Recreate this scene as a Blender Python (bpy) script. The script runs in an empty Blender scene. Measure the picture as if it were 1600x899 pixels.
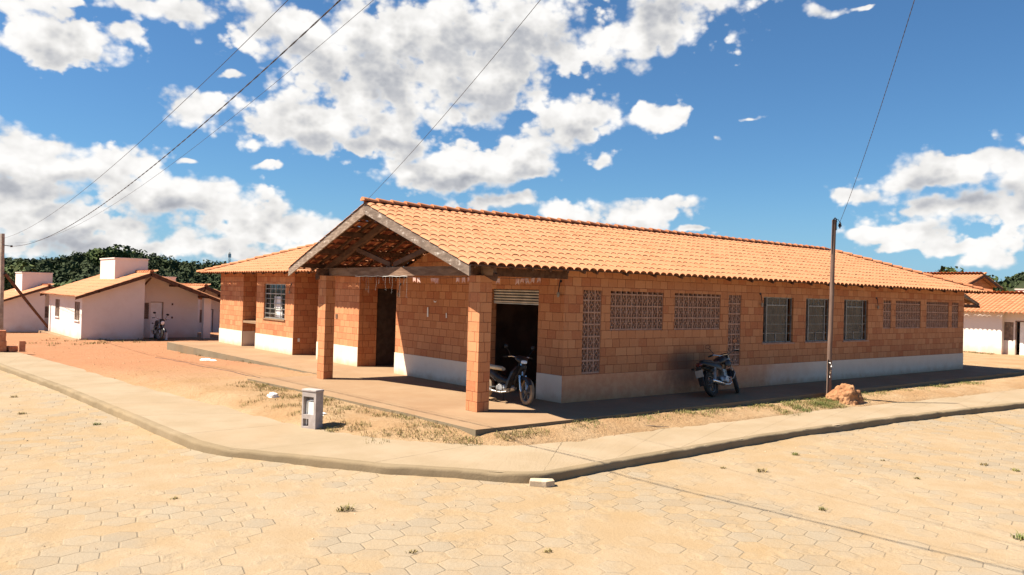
import bpy, bmesh, math, random
from mathutils import Vector, Matrix, noise as mnoise
R = math.radians
random.seed(7)
SC = bpy.context.scene
COL = SC.collection

# ------------------------------------------------------------------ camera, sky, sun, exposure
CAM_POS = Vector((-12.2277, -13.2154, 2.3737)); YAW, PITCH, ROLL = 0.889049, 0.0085287, 0.0272436
cd = bpy.data.cameras.new('camera'); cam = bpy.data.objects.new('camera', cd); COL.objects.link(cam)
fw = Vector((math.cos(PITCH)*math.cos(YAW), math.cos(PITCH)*math.sin(YAW), math.sin(PITCH)))
rt = Vector((math.sin(YAW), -math.cos(YAW), 0)); up = rt.cross(fw)
rt2 = math.cos(ROLL)*rt + math.sin(ROLL)*up; up2 = -math.sin(ROLL)*rt + math.cos(ROLL)*up
m = Matrix((rt2, up2, -fw)).transposed().to_4x4(); m.translation = CAM_POS
cam.matrix_world = m
cd.sensor_width = 36.0; cd.lens = 1268.19/1600*36.0; cd.clip_start = 0.1; cd.clip_end = 5000
SC.camera = cam
SUN_DIR = Vector((-1.0, 0.66, 1.66)).normalized()
sl = bpy.data.lights.new('sun', 'SUN'); sl.energy = 5.0; sl.angle = R(0.5); sl.color = (1.0, 0.91, 0.77)
so = bpy.data.objects.new('sun', sl); COL.objects.link(so)
so.rotation_euler = SUN_DIR.to_track_quat('Z', 'Y').to_euler(); so.location = (-30, 18, 50)
SC.view_settings.view_transform = 'Standard'; SC.view_settings.look = 'None'
SC.view_settings.gamma = 1.0; SC.view_settings.use_curve_mapping = False
SC.view_settings.exposure = 1.3
SC.cycles.max_bounces = 5; SC.cycles.diffuse_bounces = 3; SC.cycles.glossy_bounces = 2; SC.cycles.transmission_bounces = 4
SC.cycles.caustics_reflective = False; SC.cycles.caustics_refractive = False

class NT:
    """tiny node builder"""
    def __init__(s, nt): s.nt = nt
    def n(s, t, **k):
        nd = s.nt.nodes.new(t)
        for a, b in k.items(): setattr(nd, a, b)
        return nd
    def inp(s, sock, v):
        if isinstance(v, bpy.types.NodeSocket): s.nt.links.new(v, sock)
        elif v is not None: sock.default_value = v
    def math(s, op, a, b=None, c=None, clamp=False):
        nd = s.n('ShaderNodeMath', operation=op, use_clamp=clamp)
        for i, v in enumerate((a, b, c)): s.inp(nd.inputs[i], v)
        return nd.outputs[0]
    def vm(s, op, a, b=None, scale=None):
        nd = s.n('ShaderNodeVectorMath', operation=op)
        s.inp(nd.inputs[0], a)
        if b is not None: s.inp(nd.inputs[1], b)
        if scale is not None: s.inp(nd.inputs['Scale'], scale)
        return nd.outputs['Value'] if op in ('LENGTH', 'DOT_PRODUCT') else nd.outputs[0]
    def xyz(s, v):
        nd = s.n('ShaderNodeSeparateXYZ'); s.inp(nd.inputs[0], v); return nd.outputs
    def comb(s, x=0., y=0., z=0.):
        nd = s.n('ShaderNodeCombineXYZ')
        for i, v in enumerate((x, y, z)): s.inp(nd.inputs[i], v)
        return nd.outputs[0]
    def noise(s, vec, scale, detail=4, rough=.55, w=None, lac=2.0):
        nd = s.n('ShaderNodeTexNoise'); s.inp(nd.inputs['Vector'], vec)
        nd.inputs['Scale'].default_value = scale; nd.inputs['Detail'].default_value = detail
        nd.inputs['Roughness'].default_value = rough; nd.inputs['Lacunarity'].default_value = lac
        return nd.outputs['Fac']
    def ss(s, v, a, b, lo=0., hi=1.):
        nd = s.n('ShaderNodeMapRange', interpolation_type='SMOOTHSTEP'); s.inp(nd.inputs[0], v)
        nd.inputs[1].default_value = a; nd.inputs[2].default_value = b
        nd.inputs[3].default_value = lo; nd.inputs[4].default_value = hi
        return nd.outputs[0]
    def mix(s, f, a, b, mode='MIX'):
        nd = s.n('ShaderNodeMix', data_type='RGBA', blend_type=mode)
        s.inp(nd.inputs[0], f); s.inp(nd.inputs[6], a); s.inp(nd.inputs[7], b)
        return nd.outputs[2]
def c4(c): return (c[0], c[1], c[2], 1.0)

# --- sky: Nishita with clouds laid out by azimuth / elevation
w = bpy.data.worlds.new('World'); SC.world = w; w.use_nodes = True
nt = w.node_tree; nt.nodes.clear(); B = NT(nt)
sky = B.n('ShaderNodeTexSky', sky_type='NISHITA'); sky.sun_disc = False
sky.sun_elevation = math.asin(SUN_DIR.z); sky.sun_rotation = math.atan2(SUN_DIR.x, SUN_DIR.y)
sky.air_density = 1.0; sky.dust_density = 0.3; sky.ozone_density = 3.0; sky.altitude = 300
CLOUDS = [  # azimuth, elevation, half width, half height (degrees), tilt, weight
    (55.94, 17.59, 15.64, 3.84, 0, 1.00),
    (41.14, 18.78, 7.16, 2.80, -12, 1.00),
    (60.30, 14.21, 8.39, 3.39, 0, 1.00),
    (53.13, 14.14, 6.99, 3.16, -18, 1.00),
    (65.84, 11.28, 5.07, 2.49, 0, 1.00),
    (60.19, 10.59, 4.14, 1.81, 0, 1.00),
    (66.44, 16.98, 6.14, 2.71, 0, 1.00),
    (74.90, 17.65, 5.22, 1.17, 0, 1.00),
    (80.25, 14.64, 3.74, 1.99, 0, 1.00),
    (77.62, 15.45, 1.41, 1.08, 0, 0.90),
    (72.39, 11.59, 3.23, 1.54, 0, 1.00),
    (70.40, 14.15, 1.30, 0.50, 0, 1.00),
    (82.99, 16.22, 2.35, 0.99, 0, 1.00),
    (80.66, 16.84, 1.42, 0.54, 0, 1.00),
    (46.52, 12.14, 4.39, 1.90, -25, 1.00),
    (51.63, 9.19, 6.87, 2.08, -8, 1.00),
    (56.11, 8.15, 5.48, 1.72, 0, 1.00),
    (49.18, 10.57, 3.22, 1.81, -20, 1.00),
    (40.75, 12.52, 2.41, 1.27, 0, 1.00),
    (44.96, 9.45, 0.92, 0.72, -25, 0.90),
    (53.97, 12.09, 1.39, 0.99, 0, 0.80),
    (41.67, 5.96, 4.77, 1.17, 0, 1.00),
    (47.03, 6.05, 3.64, 0.99, 0, 1.00),
    (52.00, 6.38, 5.00, 0.99, 0, 1.00),
    (38.37, 4.67, 1.81, 0.45, 0, 1.00),
    (80.72, 7.13, 6.83, 1.99, 0, 1.00),
    (76.28, 7.56, 2.73, 1.45, -20, 1.00),
    (81.77, 8.29, 3.65, 1.36, 0, 1.00),
    (82.69, 5.71, 5.45, 1.54, 0, 1.00),
    (72.99, 5.28, 6.81, 1.90, 0, 1.00),
    (78.18, 3.72, 9.06, 1.63, 0, 1.00),
    (71.45, 6.22, 2.73, 1.17, 0, 1.00),
    (67.74, 4.53, 3.17, 1.45, 0, 1.00),
    (65.43, 4.21, 2.49, 1.36, 0, 1.00),
    (75.58, 2.44, 14.92, 1.17, 0, 1.00),
    (63.50, 4.30, 1.81, 0.99, 0, 1.00),
    (68.02, 8.40, 1.00, 0.45, 0, 0.90),
    (73.00, 8.10, 0.64, 0.41, 0, 0.90),
    (23.24, 8.10, 5.02, 1.72, -6, 1.00),
    (20.16, 8.90, 3.20, 1.63, 0, 1.00),
    (21.80, 6.08, 5.91, 1.54, 0, 1.00),
    (24.60, 4.67, 4.08, 0.99, 0, 1.00),
    (28.01, 7.17, 2.37, 0.81, 0, 1.00),
    (19.13, 6.95, 2.73, 2.71, 0, 1.00),
    (20.71, 2.94, 2.81, 0.68, 0, 1.00),
    (22.80, 3.73, 5.89, 0.72, 0, 0.90),
    (30.43, 18.79, 2.00, 0.63, 0, 0.80),
    (28.09, 18.91, 1.05, 0.36, 0, 0.80),
    (34.54, 12.42, 1.39, 0.36, 0, 0.55),
    (36.82, 11.22, 0.64, 0.41, 0, 0.60),
]
def build_sky():
    tc = B.n('ShaderNodeTexCoord').outputs['Generated']
    d = B.xyz(tc)
    az = B.math('MULTIPLY', B.math('ARCTAN2', d[1], d[0]), 180/math.pi)
    el = B.math('MULTIPLY', B.math('ARCSINE', d[2]), 180/math.pi)
    p = B.comb(az, el, 0.)
    # domain warp so that the outlines billow
    wn = B.n('ShaderNodeTexNoise'); B.inp(wn.inputs['Vector'], p); wn.inputs['Scale'].default_value = .22
    wn.inputs['Detail'].default_value = 3; wn.noise_dimensions = '2D'
    warp = B.vm('SCALE', B.vm('SUBTRACT', wn.outputs['Color'], (.5, .5, .5)), scale=3.0)
    pw = B.vm('ADD', p, B.vm('MULTIPLY', warp, (1, .75, 0)))
    def mass(q, small=0.):
        acc = None
        for (a, e, rx, ry, tilt, wt) in [c for c in CLOUDS if c[2]*c[3] > small]:
            mp = B.n('ShaderNodeMapping', vector_type='TEXTURE'); B.inp(mp.inputs[0], q)
            mp.inputs[1].default_value = (a, e, 0); mp.inputs[2].default_value = (0, 0, R(tilt)); mp.inputs[3].default_value = (rx, ry, 1)
            v = B.math('SUBTRACT', wt, B.vm('LENGTH', mp.outputs[0]))
            acc = v if acc is None else B.math('SMOOTH_MAX', acc, v, .25)
        return acc
    acc = mass(pw); acc_up = mass(B.vm('ADD', pw, (.7, 1.25, 0)), 5.5)
    def fbm(q, det):
        nz_ = B.n('ShaderNodeTexNoise', noise_dimensions='2D'); B.inp(nz_.inputs['Vector'], q)
        nz_.inputs['Scale'].default_value = .30; nz_.inputs['Detail'].default_value = det; nz_.inputs['Roughness'].default_value = .52
        vo = B.n('ShaderNodeTexVoronoi', voronoi_dimensions='2D', feature='F1'); B.inp(vo.inputs['Vector'], q)
        vo.inputs['Scale'].default_value = .62; vo.inputs['Detail'].default_value = 2.0; vo.inputs['Roughness'].default_value = .55
        return B.math('ADD', B.math('MULTIPLY', B.math('SUBTRACT', nz_.outputs['Fac'], .5), 1.55),
                      B.math('MULTIPLY', B.math('SUBTRACT', .5, vo.outputs['Distance']), .42))
    sc_ = B.vm('MULTIPLY', p, (1.0, 1.3, 1))
    f0 = fbm(sc_, 7)
    f1 = fbm(B.vm('ADD', sc_, (.25, .55, 0)), 5)
    f2 = fbm(B.vm('ADD', sc_, (.8, 2.1, 0)), 1)
    fs = fbm(sc_, 1)
    edge = B.noise(B.vm('ADD', p, (7.3, 2.9, 0)), .35, 2)
    dens = B.math('ADD', acc, B.math('ADD', f0, .06))
    mask = B.math('DIVIDE', dens, B.ss(edge, .3, .7, .22, .60), clamp=True)
    mask = B.ss(mask, 0., 1.)
    relief = B.math('SUBTRACT', f0, f1)
    relief2 = B.math('SUBTRACT', fs, f2)
    shadow = B.ss(B.math('ADD', acc_up, B.math('MULTIPLY', f2, .75)), -.05, .85)
    core = B.math('MULTIPLY', B.ss(dens, .10, .75), shadow)
    br = B.math('SUBTRACT', 1.06, B.math('MULTIPLY', core, .41))
    br = B.math('ADD', br, B.math('ADD', B.math('MULTIPLY', relief, .15), B.math('MULTIPLY', relief2, .20)))
    br = B.math('MINIMUM', B.math('MAXIMUM', br, .44), 1.14)
    ccol = B.mix(B.ss(br, .45, .95), c4((.86, .90, 1.0)), c4((1.0, .985, .965)))
    ccol = B.vm('SCALE', ccol, scale=B.math('MULTIPLY', br, CLOUD_GAIN))
    # the phone camera's deep blue: the sky a little more saturated
    skyc = B.vm('MULTIPLY', sky.outputs[0], SKY_TINT)
    hz = B.ss(el, -1., 8., .55, 0.)
    skyc = B.mix(hz, skyc, c4(HZ_COL))
    # faint high veil near the horizon
    fin = B.mix(mask, skyc, ccol)
    bg = B.n('ShaderNodeBackground'); bg.inputs[1].default_value = SKY_STR
    B.inp(bg.inputs[0], fin)
    o = B.n('ShaderNodeOutputWorld'); nt.links.new(bg.outputs[0], o.inputs[0])
SKY_STR = .0425; CLOUD_GAIN = 8.6; SKY_TINT = (.60, .92, 1.14); HZ_COL = (2.6, 4.6, 7.4)
build_sky()
w.cycles.sampling_method = 'NONE'

# ------------------------------------------------------------------ materials
MATS = {}
def mat(name, col, rough=.8, fn=None, metal=0., bump=None, spec=.3):
    """fn(B, pos, bsdf) -> optional colour socket"""
    mt = bpy.data.materials.new(name); mt.use_nodes = True
    nt = mt.node_tree; B = NT(nt); bs = nt.nodes['Principled BSDF']
    bs.inputs['Base Color'].default_value = c4(col); bs.inputs['Roughness'].default_value = rough
    bs.inputs['Metallic'].default_value = metal; bs.inputs['Specular IOR Level'].default_value = spec
    geo = B.n('ShaderNodeNewGeometry'); pos = geo.outputs['Position']
    if fn:
        r = fn(B, pos, bs, geo)
        if r is not None: B.inp(bs.inputs['Base Color'], r)
    MATS[name] = mt
    return mt
def bumpn(B, bs, h, strength=.5, dist=.02):
    b = B.n('ShaderNodeBump'); b.inputs['Strength'].default_value = strength; b.inputs['Distance'].default_value = dist
    B.inp(b.inputs['Height'], h); B.nt.links.new(b.outputs[0], bs.inputs['Normal'])
def varied(c1, c2, scale=2., detail=5, a=.35, b=.65, bump=None, bs_scale=40, dist=.01):
    def f(B, pos, bs, geo):
        n = B.noise(pos, scale, detail)
        if bump: bumpn(B, bs, B.noise(pos, bs_scale, 4), bump, dist)
        return B.mix(B.ss(n, a, b), c4(c1), c4(c2))
    return f

def brick_fn(B, pos, bs, geo):
    P = B.xyz(pos); Nn = B.xyz(geo.outputs['True Normal'])
    isx = B.math('GREATER_THAN', B.math('ABSOLUTE', Nn[0]), .5)
    u = B.math('ADD', B.math('MULTIPLY', P[1], isx), B.math('MULTIPLY', P[0], B.math('SUBTRACT', 1., isx)))
    rowf = B.math('DIVIDE', B.math('ADD', P[2], 4.0), .2)
    row = B.math('FLOOR', rowf); fr = B.math('FRACT', rowf)
    W = B.math('ADD', B.math('DIVIDE', u, .30), B.math('MULTIPLY', row, 7.37))
    v1 = B.n('ShaderNodeTexVoronoi', voronoi_dimensions='1D', feature='F1'); B.inp(v1.inputs['W'], W); v1.inputs['Scale'].default_value = 1.0; v1.inputs['Randomness'].default_value = .62
    v2 = B.n('ShaderNodeTexVoronoi', voronoi_dimensions='1D', feature='DISTANCE_TO_EDGE'); B.inp(v2.inputs['W'], W); v2.inputs['Scale'].default_value = 1.0; v2.inputs['Randomness'].default_value = .62
    vj = B.ss(v2.outputs['Distance'], .012, .03, 1., 0.)
    hj = B.math('SUBTRACT', 1., B.ss(B.math('ABSOLUTE', B.math('SUBTRACT', fr, .5)), .462, .475, 1., 0.))
    j = B.math('MAXIMUM', vj, hj)
    # some joints are pointed nearly flush
    jn = B.ss(B.noise(pos, 3.1, 3), .30, .55)
    j = B.math('MULTIPLY', j, B.math('ADD', .35, B.math('MULTIPLY', jn, .65)))
    rc = B.xyz(v1.outputs['Color'])
    col = B.mix(rc[0], c4((.455, .184, .083)), c4((.55, .252, .120)))
    col = B.mix(B.math('MULTIPLY', B.math('GREATER_THAN', rc[1], .82), .55), col, c4((.39, .122, .055)))
    n1 = B.noise(pos, 1.3, 6, .6)
    col = B.mix(B.ss(n1, .50, .80, 0., .45), col, c4((.36, .16, .08)))
    n2 = B.noise(pos, 18., 5, .65)
    col = B.mix(B.ss(n2, .45, .8, 0., .35), col, c4((.68, .33, .165)))
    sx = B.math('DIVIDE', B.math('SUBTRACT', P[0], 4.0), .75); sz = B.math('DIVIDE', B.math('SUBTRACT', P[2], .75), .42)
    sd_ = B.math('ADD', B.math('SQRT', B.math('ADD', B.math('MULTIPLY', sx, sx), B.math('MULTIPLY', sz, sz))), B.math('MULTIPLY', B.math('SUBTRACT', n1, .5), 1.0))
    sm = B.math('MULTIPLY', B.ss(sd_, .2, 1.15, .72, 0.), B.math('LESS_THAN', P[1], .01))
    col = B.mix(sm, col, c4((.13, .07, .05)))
    col = B.mix(j, col, c4((.24, .085, .040)))
    h = B.math('ADD', B.math('SUBTRACT', 1., j), B.math('MULTIPLY', n2, .15))
    bumpn(B, bs, h, .55, .012)
    return col
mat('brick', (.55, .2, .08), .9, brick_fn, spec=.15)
def plinth_fn(dust0, dusty):
    def f(B, pos, bs, geo):
        P = B.xyz(pos)
        n = B.noise(pos, 3.0, 6, .62)
        base = B.mix(B.ss(n, .4, .75, 0., .35), c4((.78, .66, .53)), c4((.66, .50, .36)))
        low = B.math('ADD', P[2], B.math('MULTIPLY', B.math('SUBTRACT', n, .5), -.28))
        col = B.mix(B.ss(low, -.02, .22, .75, 0.), base, c4((.55, .34, .20)))
        if dusty:
            xx = B.math('ADD', P[0], B.math('MULTIPLY', B.math('SUBTRACT', B.noise(pos, .7, 4), .5), 5.0))
            n3 = B.noise(pos, 5., 6, .65)
            rd = B.mix(B.ss(n3, .35, .7), c4((.58, .225, .10)), c4((.66, .31, .155)))
            col = B.mix(B.ss(xx, 6.0, 10.5, .92, .15), col, rd)
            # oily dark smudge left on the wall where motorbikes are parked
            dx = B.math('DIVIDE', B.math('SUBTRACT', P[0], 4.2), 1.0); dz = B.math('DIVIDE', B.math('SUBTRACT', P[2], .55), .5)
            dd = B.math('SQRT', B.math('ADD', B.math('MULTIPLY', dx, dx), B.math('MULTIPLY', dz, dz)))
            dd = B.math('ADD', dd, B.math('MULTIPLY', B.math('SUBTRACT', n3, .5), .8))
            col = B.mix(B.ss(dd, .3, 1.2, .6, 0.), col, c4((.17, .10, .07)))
        bumpn(B, bs, B.noise(pos, 30., 5), .25, .008)
        return col
    return f
mat('plinth_paint', (.8, .78, .74), .85, plinth_fn(0, False), spec=.2)
mat('dusty_plaster', (.6, .4, .28), .9, plinth_fn(0, True), spec=.15)
def tile_fn(B, pos, bs, geo):
    uv = B.n('ShaderNodeUVMap').outputs[0]
    fl = B.vm('FLOOR', uv)
    wn = B.n('ShaderNodeTexWhiteNoise', noise_dimensions='2D'); B.inp(wn.inputs['Vector'], fl)
    r = B.xyz(wn.outputs['Color'])
    col = B.mix(r[0], c4((.66, .282, .132)), c4((.71, .318, .154)))
    col = B.mix(B.math('MULTIPLY', B.math('GREATER_THAN', r[1], .90), .3), col, c4((.50, .17, .06)))
    n = B.noise(pos, .8, 5, .6)
    col = B.mix(B.ss(n, .45, .75, 0., .30), col, c4((.72, .36, .15)))
    n2 = B.noise(pos, 14., 5, .7)
    col = B.mix(B.ss(n2, .55, .85, 0., .25), col, c4((.42, .19, .10)))
    bumpn(B, bs, n2, .25, .006)
    return B.vm('SCALE', col, scale=.67)
mat('clay_tile', (.62, .26, .09), .8, tile_fn, spec=.25)
mat('tile_underside_shade', (.24, .08, .05), .9, varied((.20, .06, .038), (.30, .10, .062), 4., 5), spec=.1)  # same clay as the tiles, darkened to paint in the porch shade
mat('old_concrete', (.3, .26, .22), .9, varied((.24, .20, .165), (.34, .29, .24), 4., 5), spec=.1)
mat('faint_wire', (.3, .28, .26), .7)
mat('ridge_tile', (.55, .2, .08), .85, varied((.44, .165, .072), (.52, .225, .105), 3., 5, bump=.3), spec=.2)
def hexroad_fn(B, pos, bs, geo):
    # hexagonal concrete pavers, mostly buried under blown sand
    ang = R(-43)
    mp = B.n('ShaderNodeMapping', vector_type='POINT'); B.inp(mp.inputs[0], pos)
    mp.inputs[2].default_value = (0, 0, -ang + R(90)); mp.inputs[3].default_value = (1/.36, 1/.36, 0)
    wob = B.n('ShaderNodeTexNoise'); B.inp(wob.inputs['Vector'], pos); wob.inputs['Scale'].default_value = 1.3
    q = B.vm('ADD', mp.outputs[0], B.vm('SCALE', B.vm('SUBTRACT', wob.outputs['Color'], (.5, .5, .5)), scale=.22))
    S = (1., 1.7320508, 1.); Hs = (.5, .8660254, .5)
    def cell(off):
        qq = B.vm('DIVIDE', B.vm('SUBTRACT', q, off), S)
        idv = B.vm('FLOOR', B.vm('ADD', qq, (.5, .5, .5)))
        loc = B.vm('MULTIPLY', B.vm('SUBTRACT', qq, idv), S)
        loc = B.vm('MULTIPLY', loc, (1, 1, 0))
        return loc, B.vm('ADD', idv, off)
    l1, i1 = cell((0, 0, 0)); l2, i2 = cell(Hs)
    pick = B.math('LESS_THAN', B.vm('LENGTH', l2), B.vm('LENGTH', l1))
    def mixv(a, b):
        nd = B.n('ShaderNodeMix', data_type='VECTOR'); B.inp(nd.inputs[0], pick); B.inp(nd.inputs[4], a); B.inp(nd.inputs[5], b); return nd.outputs[1]
    L = B.vm('ABSOLUTE', mixv(l1, l2)); I = mixv(i1, i2)
    hx = B.math('MAXIMUM', B.vm('DOT_PRODUCT', L, (.5, .8660254, 0)), B.xyz(L)[0])   # 0 .. 0.5
    gap = B.ss(hx, .455, .488)
    wn = B.n('ShaderNodeTexWhiteNoise', noise_dimensions='2D'); B.inp(wn.inputs['Vector'], I)
    r = B.xyz(wn.outputs['Color'])
    big = B.noise(pos, .33, 5, .6); mid = B.noise(pos, 1.7, 6, .62); fine = B.noise(pos, 28., 6, .7)
    # sand cover: big patches, plus each stone stands a little higher or lower
    P = B.xyz(pos)
    bare1 = B.ss(B.math('ADD', B.math('MULTIPLY', big, 1.0), B.math('MULTIPLY', mid, .50)), .60, .95)
    cover = B.math('SUBTRACT', B.math('ADD', bare1, B.math('MULTIPLY', B.math('SUBTRACT', r[0], .5), .95)), B.math('MULTIPLY', fine, .25), clamp=True)
    stone = B.mix(r[1], c4((.52, .435, .325)), c4((.64, .53, .385)))
    stone = B.mix(B.ss(fine, .35, .75, 0., .5), stone, c4((.60, .46, .31)))
    sand = B.mix(B.ss(mid, .3, .7), c4((.65, .465, .275)), c4((.70, .53, .345)))
    sand = B.mix(B.ss(B.noise(pos, .16, 3), .42, .62, 0., .6), sand, c4((.64, .43, .215)))
    sand = B.mix(B.ss(fine, .50, .78, 0., .5), sand, c4((.46, .31, .17)))
    col = B.mix(B.math('MULTIPLY', cover, .80), sand, stone)
    vis = B.ss(cover, .05, .5)
    brk = B.ss(B.noise(pos, 4.3, 4, .6), .44, .58)
    gp = B.math('MULTIPLY', B.math('MULTIPLY', gap, vis), B.math('ADD', .10, B.math('MULTIPLY', brk, .90)))
    col = B.mix(B.math('MULTIPLY', gp, .19), col, c4((.30, .20, .11)))
    h = B.math('ADD', B.math('MULTIPLY', B.math('SUBTRACT', 1., gap), B.math('MULTIPLY', vis, .30)), B.math('MULTIPLY', r[2], B.math('MULTIPLY', vis, .35)))
    h = B.math('ADD', h, B.math('ADD', B.math('MULTIPLY', fine, .35), B.math('MULTIPLY', mid, 1.0)))
    bumpn(B, bs, h, .9, .026)
    return B.vm('SCALE', col, scale=.47)
mat('sandy_paving', (.6, .45, .26), .95, hexroad_fn, spec=.1)
def dirt_fn(B, pos, bs, geo):
    P = B.xyz(pos)
    n = B.noise(pos, .7, 6, .62); f = B.noise(pos, 11., 6, .7); g = B.noise(pos, 55., 4, .7)
    col = B.mix(B.ss(n, .35, .68), c4((.58, .36, .185)), c4((.68, .47, .275)))
    red = B.math('ADD', P[1], B.math('MULTIPLY', B.math('SUBTRACT', n, .5), 12.))
    col = B.mix(B.ss(red, 5., 15., 0., .85), col, c4((.62, .285, .150)))
    rx = B.math('ADD', P[0], B.math('MULTIPLY', B.math('SUBTRACT', n, .5), 6.))
    col = B.mix(B.ss(f, .48, .75, 0., .6), col, c4((.40, .215, .105)))
    col = B.mix(B.ss(g, .58, .8, 0., .35), col, c4((.72, .52, .33)))
    # vegetation far away
    far = B.vm('LENGTH', B.vm('MULTIPLY', pos, (1, 1, 0)))
    col = B.mix(B.ss(far, 75., 120.), col, c4((.035, .05, .02)))
    bumpn(B, bs, B.math('ADD', B.math('ADD', f, B.math('MULTIPLY', n, 1.4)), B.math('MULTIPLY', g, .4)), 1.0, .05)
    return B.vm('SCALE', col, scale=.60)
mat('dirt', (.6, .37, .19), .97, dirt_fn, spec=.05)
def concrete_fn(c1, c2, stain, joints=None, st=.4, broom=False):
    def f(B, pos, bs, geo):
        n = B.noise(pos, .9, 6, .62); g = B.noise(pos, 26., 5, .7); s_ = B.noise(pos, .35, 5, .6)
        col = B.mix(B.ss(n, .35, .68), c4(c1), c4(c2))
        col = B.mix(B.ss(s_, .48, .7, 0., st), col, c4(stain))
        col = B.mix(B.ss(g, .55, .82, 0., .35), col, c4([x*.62 for x in c1]))
        h = g
        if joints:
            U = B.xyz(B.n('ShaderNodeUVMap').outputs[0])
            fr = B.math('ABSOLUTE', B.math('SUBTRACT', B.math('FRACT', B.math('DIVIDE', U[0], joints)), .5))
            j = B.ss(fr, .4935, .4975)
            j = B.math('MULTIPLY', j, B.ss(B.noise(pos, 2.2, 3), .36, .55, .35, 1.))
            col = B.mix(B.math('MULTIPLY', j, .55), col, c4([x*.35 for x in c1]))
            h = B.math('SUBTRACT', g, B.math('MULTIPLY', j, 1.5))
            if broom:
                bl = B.noise(B.vm('MULTIPLY', B.comb(U[0], U[1], 0.), (24., 1.6, 1.)), 1.0, 4, .6)
                h = B.math('ADD', h, B.math('MULTIPLY', bl, .8))
                col = B.mix(B.ss(bl, .5, .75, 0., .22), col, c4([x*.7 for x in c1]))
        bumpn(B, bs, h, .45, .012)
        return B.vm('SCALE', col, scale=.485)
    return f
mat('sidewalk_concrete', (.6, .47, .32), .93, concrete_fn((.60, .455, .29), (.68, .525, .355), (.62, .43, .25), 2.05, broom=True), spec=.1)
mat('kerb_concrete', (.45, .36, .25), .95, concrete_fn((.42, .315, .19), (.52, .395, .25), (.62, .45, .26), None, .7), spec=.1)
mat('slab_concrete', (.56, .37, .22), .9, concrete_fn((.57, .36, .205), (.63, .42, .25), (.50, .30, .17), None, .6), spec=.12)
mat('slab_side', (.34, .27, .18), .95, concrete_fn((.36, .285, .19), (.44, .35, .23), (.48, .32, .18), None, .8), spec=.1)
def wood_fn(c1, c2, white=None, axis=(1.2, 14, 14), amt=.0):
    def f(B, pos, bs, geo):
        tc = B.n('ShaderNodeTexCoord').outputs['Object']
        q = B.vm('MULTIPLY', tc, axis)
        n = B.noise(q, 1.6, 6, .65); n2 = B.noise(tc, 5., 6, .7)
        col = B.mix(B.ss(n, .35, .66), c4(c1), c4(c2))
        if white:
            mm = B.math('ADD', B.math('MULTIPLY', n, .55), B.math('MULTIPLY', n2, .55))
            col = B.mix(B.ss(mm, amt, amt+.10), col, c4(white))
        bumpn(B, bs, n, .5, .01)
        return col
    return f
mat('weathered_fascia', (.4, .34, .3), .9, wood_fn((.13, .095, .075), (.22, .165, .13), (.42, .365, .32), (4, 2.2, 7), .585), spec=.15)
mat('grey_fascia', (.3, .24, .2), .9, wood_fn((.17, .12, .09), (.30, .225, .175), (.44, .37, .31), (5, 3, 12), .60), spec=.15)
mat('dark_timber', (.12, .07, .05), .85, wood_fn((.075, .036, .023), (.13, .068, .043), None, (6, 1.5, 6)), spec=.2)
mat('beam_timber', (.3, .2, .13), .85, wood_fn((.14, .078, .05), (.24, .15, .10), None, (10, 1.2, 8)), spec=.2)
mat('pole_timber', (.25, .17, .13), .85, wood_fn((.13, .082, .064), (.20, .13, .10), None, (20, 20, 1.2)), spec=.2)
mat('lattice_clay', (.36, .2, .14), .92, varied((.38, .215, .15), (.48, .29, .21), 6., 5, bump=.4), spec=.1)
mat('window_metal', (.25, .24, .22), .5, varied((.20, .19, .18), (.32, .29, .26), 9., 4), metal=.3)
mat('galvanised', (.42, .40, .36), .45, varied((.36, .34, .30), (.50, .46, .40), 4., 5), metal=.55)
def glass_fn(B, pos, bs, geo):
    bs.inputs['Transmission Weight'].default_value = .72
    bs.inputs['IOR'].default_value = 1.05
    n = B.noise(pos, 3., 5, .6)
    return B.mix(B.ss(n, .4, .7), c4((.55, .47, .37)), c4((.44, .37, .29)))
mat('glass', (.7, .72, .7), .08, glass_fn, spec=.8)
mat('dark_glass', (.03, .03, .03), .07, spec=.6)
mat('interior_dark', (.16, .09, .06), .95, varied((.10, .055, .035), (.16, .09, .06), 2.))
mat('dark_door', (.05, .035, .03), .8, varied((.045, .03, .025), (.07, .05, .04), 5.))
mat('white_plastic', (.8, .79, .75), .5, varied((.74, .72, .68), (.82, .81, .78), 4.))
mat('paper', (.85, .84, .8), .8, varied((.80, .78, .74), (.86, .85, .82), 6.))
mat('pink_paper', (.75, .5, .42), .85, varied((.50, .24, .19), (.66, .44, .37), 9.))
mat('black_rubber', (.03, .028, .026), .85, varied((.022, .02, .018), (.10, .075, .05), 9., 5, .45, .8))
mat('dusty_rubber', (.3, .2, .12), .9, varied((.20, .14, .09), (.38, .27, .17), 7., 5))
mat('black_paint', (.018, .018, .02), .38, varied((.014, .014, .016), (.05, .04, .034), 6., 5, .45, .8), spec=.3)
mat('grey_paint', (.10, .10, .105), .4, varied((.085, .085, .09), (.14, .13, .12), 6., 5), spec=.5)
mat('chrome', (.7, .68, .65), .22, metal=.95)
mat('engine_metal', (.35, .34, .33), .45, varied((.25, .24, .23), (.5, .48, .45), 12., 4), metal=.7)
mat('seat_black', (.03, .028, .026), .6, varied((.025, .023, .022), (.06, .05, .042), 8.))
mat('seat_beige', (.68, .56, .36), .7, varied((.62, .50, .31), (.74, .63, .43), 8.))
mat('mirror_face', (.9, .9, .92), .05, metal=1.0)
mat('lamp_glass', (.75, .76, .78), .12, spec=.8)
mat('red_lens', (.10, .012, .010), .25, spec=.6)
mat('cable_black', (.03, .028, .03), .6, varied((.02, .02, .02), (.08, .06, .06), 20.))
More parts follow.
